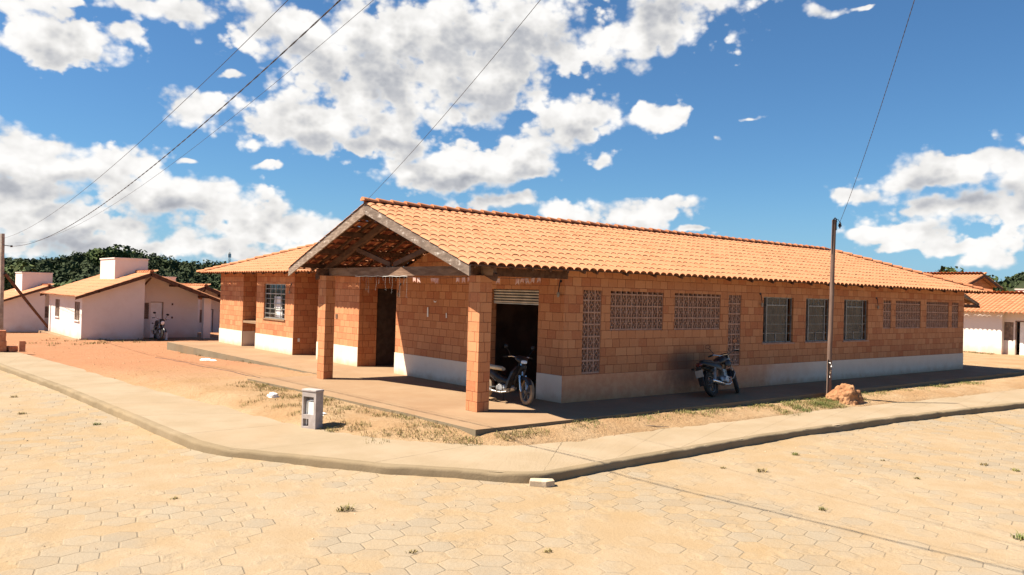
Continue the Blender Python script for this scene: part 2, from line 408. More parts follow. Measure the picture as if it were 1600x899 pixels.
mat('meter_concrete', (.42, .37, .35), .9, varied((.34, .29, .265), (.42, .365, .34), 8., 6, bump=.3, bs_scale=60), spec=.15)
mat('pale_concrete', (.5, .4, .3), .92, varied((.46, .36, .25), (.58, .46, .33), 9., 5, bump=.4), spec=.1)
mat('clay_block', (.45, .17, .09), .92, varied((.42, .15, .075), (.55, .24, .13), 8., 5, bump=.4), spec=.1)
mat('mound_clay', (.55, .27, .12), .97, varied((.25, .115, .055), (.43, .225, .115), 3.2, 7, .32, .68, bump=1.0, bs_scale=9., dist=.09), spec=.05)
def housewall_fn(B, pos, bs, geo):
    P = B.xyz(B.n('ShaderNodeTexCoord').outputs['Object'])
    n = B.noise(pos, 1.1, 6, .62); f = B.noise(pos, 7., 5, .65)
    base = B.mix(B.ss(n, .45, .75, 0., .5), c4((.71, .635, .575)), c4((.60, .50, .43)))
    low = B.math('ADD', P[2], B.math('MULTIPLY', B.math('SUBTRACT', n, .5), -.9))
    base = B.mix(B.ss(low, -.1, .42, .65, 0.), base, c4((.60, .36, .23)))
    base = B.mix(B.ss(f, .55, .85, 0., .25), base, c4((.52, .42, .36)))
    return base
mat('house_wall', (.8, .76, .74), .9, housewall_fn, spec=.15)
mat('brown_window', (.2, .14, .1), .6, varied((.16, .11, .08), (.28, .20, .15), 6.))
def leaf_fn(c1, c2, sc):
    def f(B, pos, bs, geo):
        n = B.noise(pos, sc, 3); f2 = B.noise(pos, sc*9, 2)
        c = B.mix(B.ss(n, .35, .65), c4(c1), c4(c2))
        return B.mix(B.ss(f2, .5, .8, 0., .5), c, c4([x*1.7 for x in c2]))
    return f
mat('forest_leaf', (.035, .05, .02), .85, leaf_fn((.030, .041, .021), (.052, .068, .030), .07), spec=.1)
mat('bush_leaf', (.08, .11, .04), .8, leaf_fn((.05, .075, .026), (.10, .125, .045), .3), spec=.15)
mat('hill_soil', (.045, .055, .025), .95, leaf_fn((.022, .03, .014), (.04, .046, .022), .05), spec=.05)
mat('bark', (.15, .11, .08), .9, varied((.12, .09, .065), (.20, .15, .11), 3.))
def grass_fn(c1, c2, c3):
    def f(B, pos, bs, geo):
        oi = B.n('ShaderNodeTexCoord').outputs['Object']
        n = B.noise(pos, 2.3, 4); g = B.noise(pos, 30., 2)
        c = B.mix(B.ss(n, .4, .62), c4(c1), c4(c2))
        return B.mix(B.ss(g, .5, .7, 0., .8), c, c4(c3))
    return f
mat('dry_grass', (.3, .22, .1), .9, grass_fn((.26, .19, .085), (.16, .15, .05), (.40, .29, .14)), spec=.1)
mat('green_grass', (.13, .15, .05), .85, grass_fn((.22, .19, .07), (.10, .13, .035), (.33, .26, .11)), spec=.1)
mat('stone', (.4, .3, .2), .95, varied((.30, .21, .13), (.50, .38, .26), 30., 3), spec=.1)
def M(n): return MATS[n]

# ------------------------------------------------------------------ mesh building helpers
class MB:
    def __init__(s): s.v = []; s.f = []; s.uv = None
    def quad(s, a, b, c, d):
        i = len(s.v); s.v += [tuple(a), tuple(b), tuple(c), tuple(d)]; s.f.append((i, i+1, i+2, i+3))
    def tri(s, a, b, c):
        i = len(s.v); s.v += [tuple(a), tuple(b), tuple(c)]; s.f.append((i, i+1, i+2))
    def box(s, x0, x1, y0, y1, z0, z1):
        i = len(s.v)
        s.v += [(x0,y0,z0),(x1,y0,z0),(x1,y1,z0),(x0,y1,z0),(x0,y0,z1),(x1,y0,z1),(x1,y1,z1),(x0,y1,z1)]
        s.f += [tuple(i+k for k in q) for q in ((0,3,2,1),(4,5,6,7),(0,1,5,4),(1,2,6,5),(2,3,7,6),(3,0,4,7))]
    def beam(s, p, q, wd, ht, upv=(0,0,1)):
        p = Vector(p); q = Vector(q); d = (q-p).normalized(); u = Vector(upv)
        sd = d.cross(u).normalized()*wd/2; uu = sd.cross(d).normalized()*ht/2
        i = len(s.v)
        for e in (p, q): s.v += [tuple(e-sd-uu), tuple(e+sd-uu), tuple(e+sd+uu), tuple(e-sd+uu)]
        s.f += [tuple(i+k for k in t) for t in ((0,1,2,3),(7,6,5,4),(0,4,5,1),(1,5,6,2),(2,6,7,3),(3,7,4,0))]
    def tube(s, pts, r, n=8, caps=True):
        pts = [Vector(p) for p in pts]; rr = r if isinstance(r, (list, tuple)) else [r]*len(pts)
        i0 = len(s.v); ref = Vector((0.123, .31, .94)).normalized()
        for k, p in enumerate(pts):
            t = (pts[min(k+1, len(pts)-1)] - pts[max(k-1, 0)]).normalized()
            a = t.cross(ref)
            if a.length < .05: a = t.cross(Vector((1, 0, 0)))
            a.normalize(); b = t.cross(a); ref = b.cross(t) if False else ref
            for j in range(n):
                th = 2*math.pi*j/n; s.v.append(tuple(p + rr[k]*(math.cos(th)*a + math.sin(th)*b)))
        for k in range(len(pts)-1):
            for j in range(n):
                a0 = i0+k*n+j; a1 = i0+k*n+(j+1) % n
                s.f.append((a0, a1, a1+n, a0+n))
        if caps:
            s.f.append(tuple(i0+j for j in range(n))[::-1]); e = i0+(len(pts)-1)*n; s.f.append(tuple(e+j for j in range(n)))
    def lathe(s, prof, c, axis=(0,1,0), n=28, closed=False):
        """prof: (radius, offset along axis)"""
        ax = Vector(axis).normalized(); a = ax.cross(Vector((.3,.2,.9))).normalized(); b = ax.cross(a); c = Vector(c)
        i0 = len(s.v); mN = len(prof)
        for j in range(n):
            th = 2*math.pi*j/n; dr = math.cos(th)*a + math.sin(th)*b
            for (r, o) in prof: s.v.append(tuple(c + dr*r + ax*o))
        for j in range(n):
            jj = (j+1) % n
            for k in range(mN if closed else mN-1):
                kk = (k+1) % mN
                s.f.append((i0+j*mN+k, i0+jj*mN+k, i0+jj*mN+kk, i0+j*mN+kk))
    def loft(s, secs, n=14, e=2.4):
        """secs: (cx, cy, cz, half_y, half_z) rings in the local yz plane, along x"""
        i0 = len(s.v)
        for (cx, cy, cz, hy, hz) in secs:
            for j in range(n):
                th = 2*math.pi*j/n; ct, st = math.cos(th), math.sin(th)
                s.v.append((cx, cy + hy*math.copysign(abs(ct)**(2/e), ct), cz + hz*math.copysign(abs(st)**(2/e), st)))
        for k in range(len(secs)-1):
            for j in range(n):
                a0 = i0+k*n+j; a1 = i0+k*n+(j+1) % n
                s.f.append((a0, a1, a1+n, a0+n))
        s.f.append(tuple(i0+j for j in range(n))[::-1]); q = i0+(len(secs)-1)*n; s.f.append(tuple(q+j for j in range(n)))
    def build(s, name, material, parent=None, smooth=False, bevel=0.):
        me = bpy.data.meshes.new(name); me.from_pydata(s.v, [], s.f); me.update()
        bm = bmesh.new(); bm.from_mesh(me)
        bmesh.ops.recalc_face_normals(bm, faces=bm.faces[:]) if s.uv is None else None
        if bevel: bmesh.ops.bevel(bm, geom=bm.edges[:], offset=bevel, segments=2, affect='EDGES', profile=.5)
        bm.to_mesh(me); bm.free()
        if smooth:
            for p in me.polygons: p.use_smooth = True
            try: me.set_sharp_from_angle(angle=R(42))
            except Exception: pass
        me.materials.append(M(material) if isinstance(material, str) else material)
        o = bpy.data.objects.new(name, me); COL.objects.link(o)
        if parent is not None: o.parent = parent
        return o
def tag(o, label=None, cat=None, group=None, kind=None):
    if label: o['label'] = label
    if cat: o['category'] = cat
    if group: o['group'] = group
    if kind: o['kind'] = kind
    return o
def empty(name, loc=(0,0,0), rz=0., label=None, cat=None, group=None):
    o = bpy.data.objects.new(name, None); COL.objects.link(o); o.location = loc; o.rotation_euler = (0, 0, rz)
    o.empty_display_size = .3
    return tag(o, label, cat, group)
def copy_tree(o, parent=None):
    c = o.copy(); COL.objects.link(c); c.parent = parent
    for ch in [q for q in KIDS.get(o.name, [])]: copy_tree(ch, c)
    return c
def kids_index():
    KIDS.clear()
    for q in COL.objects:
        if q.parent: KIDS.setdefault(q.parent.name, []).append(q)
KIDS = {}
def sstep(x, a, b):
    t = min(1., max(0., (x-a)/(b-a))); return t*t*(3-2*t)
def nz(x, y, z=0., s=1.): return mnoise.noise(Vector((x*s, y*s, z*s)))

# wall with real openings: axis 'x' runs along X at constant Y (outer face c, inner face c+t), axis 'y' the other way
def wall(mb, axis, c, t, u0, u1, z0, z1, ops=()):
    us = sorted({u0, u1, *[v for o in ops for v in (o[0], o[1]) if u0 < v < u1]})
    zs = sorted({z0, z1, *[v for o in ops for v in (o[2], o[3]) if z0 < v < z1]})
    def P(u, d, z): return (u, d, z) if axis == 'x' else (d, u, z)
    def inside(u, z): return any(o[0] < u < o[1] and o[2] < z < o[3] for o in ops)
    nu, nzn = len(us)-1, len(zs)-1
    solid = [[not inside((us[i]+us[i+1])/2, (zs[j]+zs[j+1])/2) for j in range(nzn)] for i in range(nu)]
    def S(i, j): return 0 <= i < nu and 0 <= j < nzn and solid[i][j]
    for i in range(nu):
        for j in range(nzn):
            if not solid[i][j]: continue
            a, b, l, h = us[i], us[i+1], zs[j], zs[j+1]
            for d in (c, c+t): mb.quad(P(a,d,l), P(b,d,l), P(b,d,h), P(a,d,h))
            if not S(i-1, j): mb.quad(P(a,c,l), P(a,c+t,l), P(a,c+t,h), P(a,c,h))
            if not S(i+1, j): mb.quad(P(b,c,l), P(b,c+t,l), P(b,c+t,h), P(b,c,h))
            if not S(i, j-1): mb.quad(P(a,c,l), P(b,c,l), P(b,c+t,l), P(a,c+t,l))
            if not S(i, j+1): mb.quad(P(a,c,h), P(b,c,h), P(b,c+t,h), P(a,c+t,h))

# corrugated clay tile slope
def tile_slope(name, parent, e0, along, upv, length, depth, slope, z0, clips=(), m_='clay_tile', period=.23, course=.35, amp=.047, samples=8, seed=1):
    """e0: eave start (x, y); along, upv: unit horizontal vectors; clips: (point, keep-side normal) in plan"""
    rnd = random.Random(seed)
    ncol = int(math.ceil(length/period)); nc = int(math.ceil(depth/course))
    NU = ncol*samples+1
    shp = [math.sqrt(abs(math.sin(math.pi*(i % samples)/samples))) for i in range(NU)]
    V = []; F = []; UV = []
    ax, ay = along; ux, uy = upv
    for k in range(nc):
        jit = [rnd.uniform(-.004, .006) for _ in range(ncol+1)]; jt = [rnd.uniform(-.010, .010)*(.35 if k == 0 else 1) for _ in range(ncol+1)]
        base = len(V)
        for row, (t, dz) in enumerate(((k*course, .004), (k*course, .013), ((k+1)*course, .0))):
            for i in range(NU):
                u = min(i*period/samples, length); col = min(i//samples, ncol-1)
                tt = t + (jt[col] if (row < 2) else 0)
                z = z0 + slope*tt + shp[i]*amp*(1.35 if k == 0 and row < 2 else 1.) + dz + jit[col]*(1 if row < 2 else .3)
                V.append((e0[0]+ax*u+ux*tt, e0[1]+ay*u+uy*tt, z))
        for row in range(2):
            for i in range(NU-1):
                a = base+row*NU+i; F.append((a, a+1, a+1+NU, a+NU)); UV.append((i//samples+.5, k+.5))
    me = bpy.data.meshes.new(name); me.from_pydata(V, [], F); me.update()
    ul = me.uv_layers.new(name='UVMap')
    for p, q in zip(me.polygons, UV):
        for li in p.loop_indices: ul.data[li].uv = q
    bm = bmesh.new(); bm.from_mesh(me)
    bmesh.ops.remove_doubles(bm, verts=bm.verts[:], dist=1e-5)
    for (pt, nn) in clips:
        bmesh.ops.bisect_plane(bm, geom=bm.verts[:]+bm.edges[:]+bm.faces[:], plane_co=(pt[0], pt[1], 0), plane_no=(-nn[0], -nn[1], 0), clear_outer=True)
    for f in bm.faces:
        f.smooth = True
        if f.normal.z < 0: f.normal_flip()
    bm.to_mesh(me); bm.free()
    try: me.set_sharp_from_angle(angle=R(50))
    except Exception: pass
    me.materials.append(M(m_))
    o = bpy.data.objects.new(name, me); COL.objects.link(o); o.parent = parent
    return o
def ridge_caps(mb, p, q, r=.095, seg=.38, seed=3):
    p = Vector(p); q = Vector(q); L = (q-p).length; d = (q-p)/L; sd = d.cross(Vector((0,0,1))).normalized(); uu = sd.cross(d)
    n = int(L/seg); rnd = random.Random(seed)
    for k in range(n):
        a = p + d*(k*seg-.03); b = p + d*((k+1)*seg+.03); j = rnd.uniform(-.006, .006)
        i0 = len(mb.v)
        for e, rr, dz in ((a, r*1.12, .028), (b, r*.9, .0)):
            for t in range(7):
                th = math.pi*t/6; mb.v.append(tuple(e + sd*(math.cos(th)*rr) + uu*(math.sin(th)*rr*.85+dz-.02+j)))
        for t in range(6): mb.f.append((i0+t, i0+t+1, i0+t+8, i0+t+7))
        mb.f.append(tuple(i0+t for t in range(7)))

# ------------------------------------------------------------------ ground, street, pavement
OUTER = [(-9.75,32),(-8.7,15.7),(-8.2,9.18),(-7.96,3.96),(-7.80,.51),(-7.62,-.36),(-6.98,-1.36),(-6.07,-2.77),(-4.72,-4.30),(-4.36,-4.46),(-2.3,-4.34),(1.53,-4.21),(6.42,-4.34),(12.58,-4.88),(30,-6.3)]
INNER = [(-8.6,32),(-7.56,20.35),(-6.66,9.25),(-5.95,3.16),(-5.71,.93),(-5.30,-.30),(-4.73,-1.3),(-3.84,-2.31),(-3.4,-2.62),(-2.21,-2.79),(1.44,-2.77),(6.26,-2.86),(12.44,-3.29),(17.14,-3.45),(30,-4.6)]
YARD = INNER + [(420,-30),(420,420),(-200,420),(-60,60),(-20,40)]
def seg_d(px, py, a, b):
    vx, vy = b[0]-a[0], b[1]-a[1]; t = max(0., min(1., ((px-a[0])*vx+(py-a[1])*vy)/(vx*vx+vy*vy)))
    return math.hypot(px-a[0]-t*vx, py-a[1]-t*vy)
def in_poly(px, py, P):
    r = False; j = len(P)-1
    for i in range(len(P)):
        if (P[i][1] > py) != (P[j][1] > py) and px < (P[j][0]-P[i][0])*(py-P[i][1])/(P[j][1]-P[i][1])+P[i][0]: r = not r
        j = i
    return r
def sd_yard(x, y):
    d = min(seg_d(x, y, INNER[i], INNER[i+1]) for i in range(len(INNER)-1))
    return d if in_poly(x, y, YARD) else -d
SLAB = [(-2.0,22.1),(-2.06,7.5),(-4.2,7.5),(-3.78,.7),(-3.74,-1.86),(1.4,-1.83),(12,-1.76),(23.2,-1.7),(23.2,8.2),(8,8.2),(8,22.1)]
def zdirt(x, y, sd):
    z = (-.055 if x < .5 else -.055-.05*sstep(x, .5, 5)) - .25*sstep(y, 9, 21)
    if y < 8.5: z += .045*sstep(y, 4, 8.2)*sstep(x, -4.4, -2.6)
    z = z*(1-sstep(.75-sd, 0, .75)) + (-.19-.10*sstep(y, 9, 25))*sstep(.75-sd, 0, .75) if sd < .75 else z
    z -= .95*sstep(y, 33, 52)
    z += .022*nz(x, y, 0, .9) + .012*nz(x, y, 3, 2.7) + .006*nz(x, y, 7, 7.)
    return z
def ground_z(x, y): return zdirt(x, y, sd_yard(x, y))
def axis_coords(lo, hi, st, far):
    a = [lo + i*st for i in range(int(round((hi-lo)/st))+1)]
    q = st; v = hi; up_ = []
    while v < far: q *= 1.35; v += q; up_.append(v)
    q = st; v = lo; dn = []
    while v > -far: q *= 1.35; v -= q; dn.append(v)
    return dn[::-1] + a + up_
def grid_object(name, xs, ys, zf, material, keep=None):
    V = []; idx = {}; F = []
    for j, y in enumerate(ys):
        for i, x in enumerate(xs): V.append((x, y, zf(x, y)))
    nx = len(xs)
    for j in range(len(ys)-1):
        for i in range(nx-1):
            if keep is None or keep((xs[i]+xs[i+1])/2, (ys[j]+ys[j+1])/2): F.append((j*nx+i, j*nx+i+1, (j+1)*nx+i+1, (j+1)*nx+i))
    me = bpy.data.meshes.new(name); me.from_pydata(V, [], F); me.update()
    for p in me.polygons: p.use_smooth = True
    me.materials.append(M(material)); o = bpy.data.objects.new(name, me); COL.objects.link(o); return o
def zground(x, y):
    sd = sd_yard(x, y)
    if sd < 3.: sd += .07*nz(x, y, 11, 1.6) + .04*nz(x, y, 5, 5.)
    if sd > 0: 
        z = zdirt(x, y, sd)
        if in_poly(x, y, SLAB) and min(seg_d(x, y, SLAB[i], SLAB[(i+1) % len(SLAB)]) for i in range(len(SLAB))) > .3: z = -.4
        return z
    return -.205 - .05*sstep(-sd, 0, .06) - .3*sstep(-sd, .05, .3)
g = grid_object('ground', axis_coords(-10., 26., .17, 2500), axis_coords(-5., 34., .17, 2500), zground, 'dirt'); g['kind'] = 'structure'
def zroad(x, y): return -.35 + .012*nz(x, y, 2, .5) + .006*nz(x, y, 4, 2.2)
road = grid_object('road', axis_coords(-16., 14., .2, 60), axis_coords(-15., 18., .2, 60), zroad, 'sandy_paving',
                   keep=lambda x, y: sd_yard(x, y) < .1 and y < 34 and x < 62); road['kind'] = 'structure'
def resample(P, step):
    out = [P[0]]
    for a, b in zip(P, P[1:]):
        L = math.hypot(b[0]-a[0], b[1]-a[1]); n = max(1, int(L/step))
        for k in range(1, n+1): out.append((a[0]+(b[0]-a[0])*k/n, a[1]+(b[1]-a[1])*k/n))
    return out
def smooth_line(P, it=2):
    for _ in range(it):
        P = [P[0]] + [((P[i-1][0]+2*P[i][0]+P[i+1][0])/4, (P[i-1][1]+2*P[i][1]+P[i+1][1])/4) for i in range(1, len(P)-1)] + [P[-1]]
    return P
# pavement: a concrete strip between the kerb and the yard
def pavement():
    V = []; F = []; UV = []
    NV = 8; s = 0; prev = None; S = []
    n = 420
    def at_len(P):
        acc = [0]
        for a, b in zip(P, P[1:]): acc.append(acc[-1]+math.hypot(b[0]-a[0], b[1]-a[1]))
        return acc
    # pair the vertices of the two polylines by index, then subdivide
    for k in range(len(OUTER)-1):
        L = math.hypot(OUTER[k+1][0]-OUTER[k][0], OUTER[k+1][1]-OUTER[k][1]); mseg = max(1, int(L/.25))
        for q in range(mseg + (1 if k == len(OUTER)-2 else 0)):
            t = q/mseg
            o_ = Vector(OUTER[k]).lerp(Vector(OUTER[k+1]), t); i_ = Vector(INNER[k]).lerp(Vector(INNER[k+1]), t)
            d = (i_-o_); i2 = o_ + d*(1+.25/d.length); o2 = o_ + d*(.06/d.length)
            if prev is not None: s += (((o2+i2)/2)-prev).length
            prev = (o2+i2)/2; S.append(s)
            for v in range(NV+1):
                p = o2.lerp(i2, v/NV); V.append((p.x, p.y, -.2 + .006*nz(p.x, p.y, 1, 1.1) + .003*nz(p.x, p.y, 1, 5)))
    rows = len(S)
    for r in range(rows-1):
        for v in range(NV):
            a = r*(NV+1)+v; F.append((a, a+1, a+NV+2, a+NV+1)); UV.append(((S[r], v), (S[r], v+1), (S[r+1], v+1), (S[r+1], v)))
    me = bpy.data.meshes.new('sidewalk'); me.from_pydata(V, [], F); me.update()
    ul = me.uv_layers.new(name='UVMap')
    for p, q in zip(me.polygons, UV):
        for li, c in zip(p.loop_indices, q): ul.data[li].uv = (c[0], c[1]*.2)
        p.use_smooth = True
    me.materials.append(M('sidewalk_concrete')); o = bpy.data.objects.new('sidewalk', me); COL.objects.link(o); o['kind'] = 'structure'
pavement()
def kerb():
    P = smooth_line(resample(OUTER, .12), 1); mb = MB(); prof = [(-.018, -.42), (-.014, -.236), (-.004, -.206), (.016, -.194), (.13, -.191), (.135, -.42)]
    for k, p in enumerate(P):
        a = Vector(P[max(0, k-1)]); b = Vector(P[min(len(P)-1, k+1)]); t = (b-a).normalized(); nrm = Vector((-t.y, t.x))  # towards the yard
        wear = .018*nz(p[0], p[1], 3, 3.5) + .012*nz(p[0], p[1], 8, 11.) + (.010 if k % 9 == 0 else 0)
        chip = -.045*max(0., nz(p[0], p[1], 21, 2.3)-.28) - (.012 if k % 9 == 0 else 0)
        for (o_, z) in prof:
            e = 1 if -.3 < z and o_ < .05 else .25
            q = Vector(p) + nrm*(o_ + wear*e); mb.v.append((q.x, q.y, z + (wear*.6+chip)*e))
    m_ = len(prof)
    for k in range(len(P)-1):
        for j in range(m_-1):
            a = k*m_+j; mb.f.append((a, a+1, a+m_+1, a+m_))
    o = mb.build('kerb', 'kerb_concrete', smooth=True); o['kind'] = 'structure'
kerb()
def sand_drift():   # sand blown against the foot of the kerb
    P = smooth_line(resample(OUTER, .15), 1); mb = MB(); m_ = 7
    for k, p in enumerate(P):
        a = Vector(P[max(0, k-1)]); b = Vector(P[min(len(P)-1, k+1)]); t = (b-a).normalized(); nrm = Vector((-t.y, t.x))
        hgt = .012 + .045*max(0., nz(p[0], p[1], 31, .8)+.25) + .012*nz(p[0], p[1], 33, 4.); wd = .45 + .25*nz(p[0], p[1], 41, 1.3)
        for j in range(m_):
            u = j/(m_-1); q = Vector(p) + nrm*(.02 - wd*u); mb.v.append((q.x, q.y, -.352 + hgt*(1-u)**1.8 + (.004 if u < .9 else -.006) + .004*nz(q.x, q.y, 5, 9.)))
    for k in range(len(P)-1):
        for j in range(m_-1): a = k*m_+j; mb.f.append((a, a+1, a+m_+1, a+m_))
    o = mb.build('sand_drift', 'sandy_paving', smooth=True); o['kind'] = 'structure'
sand_drift()
def slab():
    me = bpy.data.meshes.new('concrete_floor'); bm = bmesh.new()
    P = smooth_line(resample(SLAB+[SLAB[0]], .5), 0)[:-1]
    top = []; bot = []; edge = []
    for p in P:
        j = .014*nz(p[0], p[1], 5, 1.7)
        top.append(bm.verts.new((p[0]+j, p[1]+j, 0.0))); bot.append(bm.verts.new((p[0]+j, p[1]+j, -.55)))
    n = len(P)
    ft = bm.faces.new(top)
    for i in range(n):
        f = bm.faces.new((top[i], top[(i+1) % n], bot[(i+1) % n], bot[i])); f.material_index = 1
    bmesh.ops.triangulate(bm, faces=[ft])
    bmesh.ops.recalc_face_normals(bm, faces=bm.faces[:])
    bm.to_mesh(me); bm.free(); me.materials.append(M('slab_concrete')); me.materials.append(M('slab_side'))
    o = bpy.data.objects.new('concrete_floor', me); COL.objects.link(o); o['kind'] = 'structure'
slab()

# ------------------------------------------------------------------ the brick building
bld = empty('brick_building', (0, 0, 0), 0, 'long building of bare orange clay blocks with a tiled roof and a gabled corner porch', 'building')
T = .15; ZT = 3.05
def part(mb, name, m_, parent=None, **k): return mb.build(name, m_, bld if parent is None else parent, **k)
lat = [(.58,1.17,.62,2.52), (1.465,3.33,1.6,2.52), (3.76,5.63,1.6,2.52), (5.985,6.545,.62,2.52), (14.48,15.03,1.57,2.52), (15.35,17.2,1.57,2.52), (17.65,19.47,1.57,2.52), (19.75,20.32,1.57,2.52)]
wins = [(7.59,9.1,1.205,2.5), (9.77,11.12,1.205,2.5), (11.95,13.46,1.205,2.5)]
RET = 12.25
mb = MB()
wall(mb, 'x', 0., T, 0., 20.8, -.1, ZT, [(a,b,c,d) for a,b,c,d in lat+wins])
part(mb, 'wall', 'brick')
mb = MB()
wall(mb, 'y', 0.001, T, T, 7.15, -.1, ZT, [(.87,2.63,-.2,2.5)])
wall(mb, 'x', 7.15, -T, T+.002, 5.2, -.1, ZT)                 # passage, right side
wall(mb, 'x', 9.37, T, 0.16, 5.2, -.1, ZT, [(.64,1.9,-.2,2.45)])   # passage, left side with a dark doorway
wall(mb, 'y', 5.2, T, 7.0, 9.5, -.1, ZT)
wall(mb, 'y', 0.002, T, 9.37, RET, -.1, ZT)
wall(mb, 'x', RET, -T, T+.003, 2.4, -.1, ZT)
wall(mb, 'y', 2.4, T, RET, 14.17, -.1, ZT)
wall(mb, 'x', 14.17, T, T+.001, 2.55, -.1, ZT)
wall(mb, 'y', 0.0015, T, 14.17, 17.64, -.1, ZT, [(14.94,16.9,1.225,2.53)])
wall(mb, 'x', 17.64, -T, T+.001, .9, -.1, ZT)
wall(mb, 'y', .9, T, 17.49, 19.19, -.1, ZT)
wall(mb, 'x', 19.04, T, T+.001, .9, -.1, ZT)
wall(mb, 'y', 0.0008, T, 19.04, 21.65, -.1, ZT)
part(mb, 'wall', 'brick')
mb = MB()
wall(mb, 'x', 21.65, -T, T+.002, 6.9, -.1, ZT)
wall(mb, 'y', 6.9, -T, 6.91, 21.5, -.1, ZT)
wall(mb, 'x', 6.9, -T, 6.9, 20.65, -.1, ZT)
wall(mb, 'y', 20.8, -T, T+.002, 6.9, -.1, ZT)
part(mb, 'wall', 'brick')
# gable triangle over the entrance front
mb = MB()
def tri_wall(x, y0, y1, yr, z0, s, zr):
    pts = [(y0, z0), (y1, z0), (y1, zr-(y1-yr)*s), (yr, zr), (y0, zr-(yr-y0)*s)]
    a = [(x, p, q) for p, q in pts]; b = [(x+T, p, q) for p, q in pts]
    i = len(mb.v); n = len(pts); mb.v += a+b
    mb.f.append(tuple(i+k for k in range(n))); mb.f.append(tuple(i+n+k for k in range(n))[::-1])
    for k in range(n): mb.f.append((i+k, i+(k+1) % n, i+n+(k+1) % n, i+n+k))
tri_wall(0.003, 0.0, 6.9, 3.45, ZT+.001, .354, 4.20)
part(mb, 'gable_wall', 'brick')
# white plinth on the fronts, a dust-stained one on the long side
def plinth(name, m_, axis, c, a, b, h=.6, t=-.014, bev=.0, label=None):
    mb = MB()
    if axis == 'y': mb.box(c+t, c, a, b, -.05, h)
    else: mb.box(a, b, c+t, c, -.05, h)
    o = part(mb, name, m_); 
    if label: o['label'] = label
plinth('plinth', 'dusty_plaster', 'x', 0., -.014, 20.8, label='plastered plinth stained with red dust, whiter at the far end')
plinth('plinth', 'plinth_paint', 'y', 0., 0.0005, .862)
plinth('plinth', 'plinth_paint', 'y', 0., 2.638, 7.152, .605)
plinth('plinth', 'plinth_paint', 'y', 0., 9.368, RET, .598)
plinth('plinth', 'plinth_paint', 'y', 0., 14.168, 17.642, .6)
plinth('plinth', 'plinth_paint', 'y', 0., 19.038, 21.652, .602)
plinth('plinth', 'plinth_paint', 'x', 19.04, .02, .9, .6, -.012)
mb = MB(); mb.box(.02, .895, 17.64, 19.04, .95, 1.03); part(mb, 'niche_shelf', 'slab_concrete')
# dark door standing in the passage, roller shutter over the big doorway
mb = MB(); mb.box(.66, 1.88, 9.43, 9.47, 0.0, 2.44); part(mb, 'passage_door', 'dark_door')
mb = MB()
for k in range(5):
    z0 = 2.172+k*.066; y0, y1 = .88, 2.62
    i = len(mb.v); pr = [(.085, z0), (.055, z0+.010), (.048, z0+.035), (.062, z0+.052), (.085, z0+.060)]
    mb.v += [(x, y0, z) for x, z in pr] + [(x, y1, z) for x, z in pr]
    mb.f += [(i+q, i+q+1, i+q+6, i+q+5) for q in range(4)] + [tuple(i+q for q in range(5)), tuple(i+5+q for q in range(5))[::-1]]
mb.box(.06, .09, .885, 2.615, 2.145, 2.168)
part(mb, 'roller_shutter', 'galvanised')
# interior partitions keep the rooms dim
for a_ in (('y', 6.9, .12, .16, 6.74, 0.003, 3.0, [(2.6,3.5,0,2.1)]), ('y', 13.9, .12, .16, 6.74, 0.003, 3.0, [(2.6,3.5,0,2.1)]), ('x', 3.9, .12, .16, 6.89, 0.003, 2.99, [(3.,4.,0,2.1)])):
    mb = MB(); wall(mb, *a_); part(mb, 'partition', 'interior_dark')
# pierced clay lattice panels
def lattice(a, b, z0, z1, y):
    cw = (b-a)/max(1, round((b-a)/.188)); ncol = int(round((b-a)/cw)); ch = .275
    mb = MB(); d0, d1 = y+.02, y+.12
    for i in range(ncol+1):
        x = a+i*cw; hw = .016 if 0 < i < ncol else .013
        xa, xb = max(a, x-hw), min(b, x+hw); mb.box(xa, xb, d0, d1, z0, z1)
    z = z0; k = 0
    while z < z1-.01:
        top = min(z+ch, z1)
        for i in range(ncol):
            xa, xb = a+i*cw+(.013 if i == 0 else .016), a+(i+1)*cw-(.013 if i == ncol-1 else .016)
            mb.box(xa, xb, d0+.002, d1-.002, z, min(z+.036, z1))
            if top-z > .2:
                cx, cz = (xa+xb)/2, (z+.036+top)/2; rx, rz = (xb-xa)*.33, (top-z-.036)*.30
                n = 8; ring = [(cx+rx*math.cos(2*math.pi*j/n), cz+rz*math.sin(2*math.pi*j/n)) for j in range(n)]
                inn = [(cx+(rx-.013)*math.cos(2*math.pi*j/n), cz+(rz-.016)*math.sin(2*math.pi*j/n)) for j in range(n)]
                for j in range(n):
                    jj = (j+1) % n
                    p, q, r_, s_ = ring[j], ring[jj], inn[jj], inn[j]
                    e0, e1 = d0+.012, d1-.012
                    mb.quad((p[0],e0,p[1]),(q[0],e0,q[1]),(r_[0],e0,r_[1]),(s_[0],e0,s_[1]))
                    mb.quad((p[0],e0,p[1]),(q[0],e0,q[1]),(q[0],e1,q[1]),(p[0],e1,p[1]))
                    mb.quad((s_[0],e0,s_[1]),(r_[0],e0,r_[1]),(r_[0],e1,r_[1]),(s_[0],e1,s_[1]))
                zl, zh = z+.036, top
                for (bx0, bx1, bz0, bz1) in ((cx-.011, cx+.011, zl, cz-rz+.006), (cx-.011, cx+.011, cz+rz-.006, zh), (xa, cx-rx+.006, cz-.013, cz+.013), (cx+rx-.006, xb, cz-.013, cz+.013)):
                    mb.box(bx0, bx1, d0+.014, d1-.014, bz0, bz1)
        z += ch; k += 1
    part(mb, 'lattice_panel', 'lattice_clay')
for (a, b, z0, z1) in lat: lattice(a, b, z0, z1, 0.)
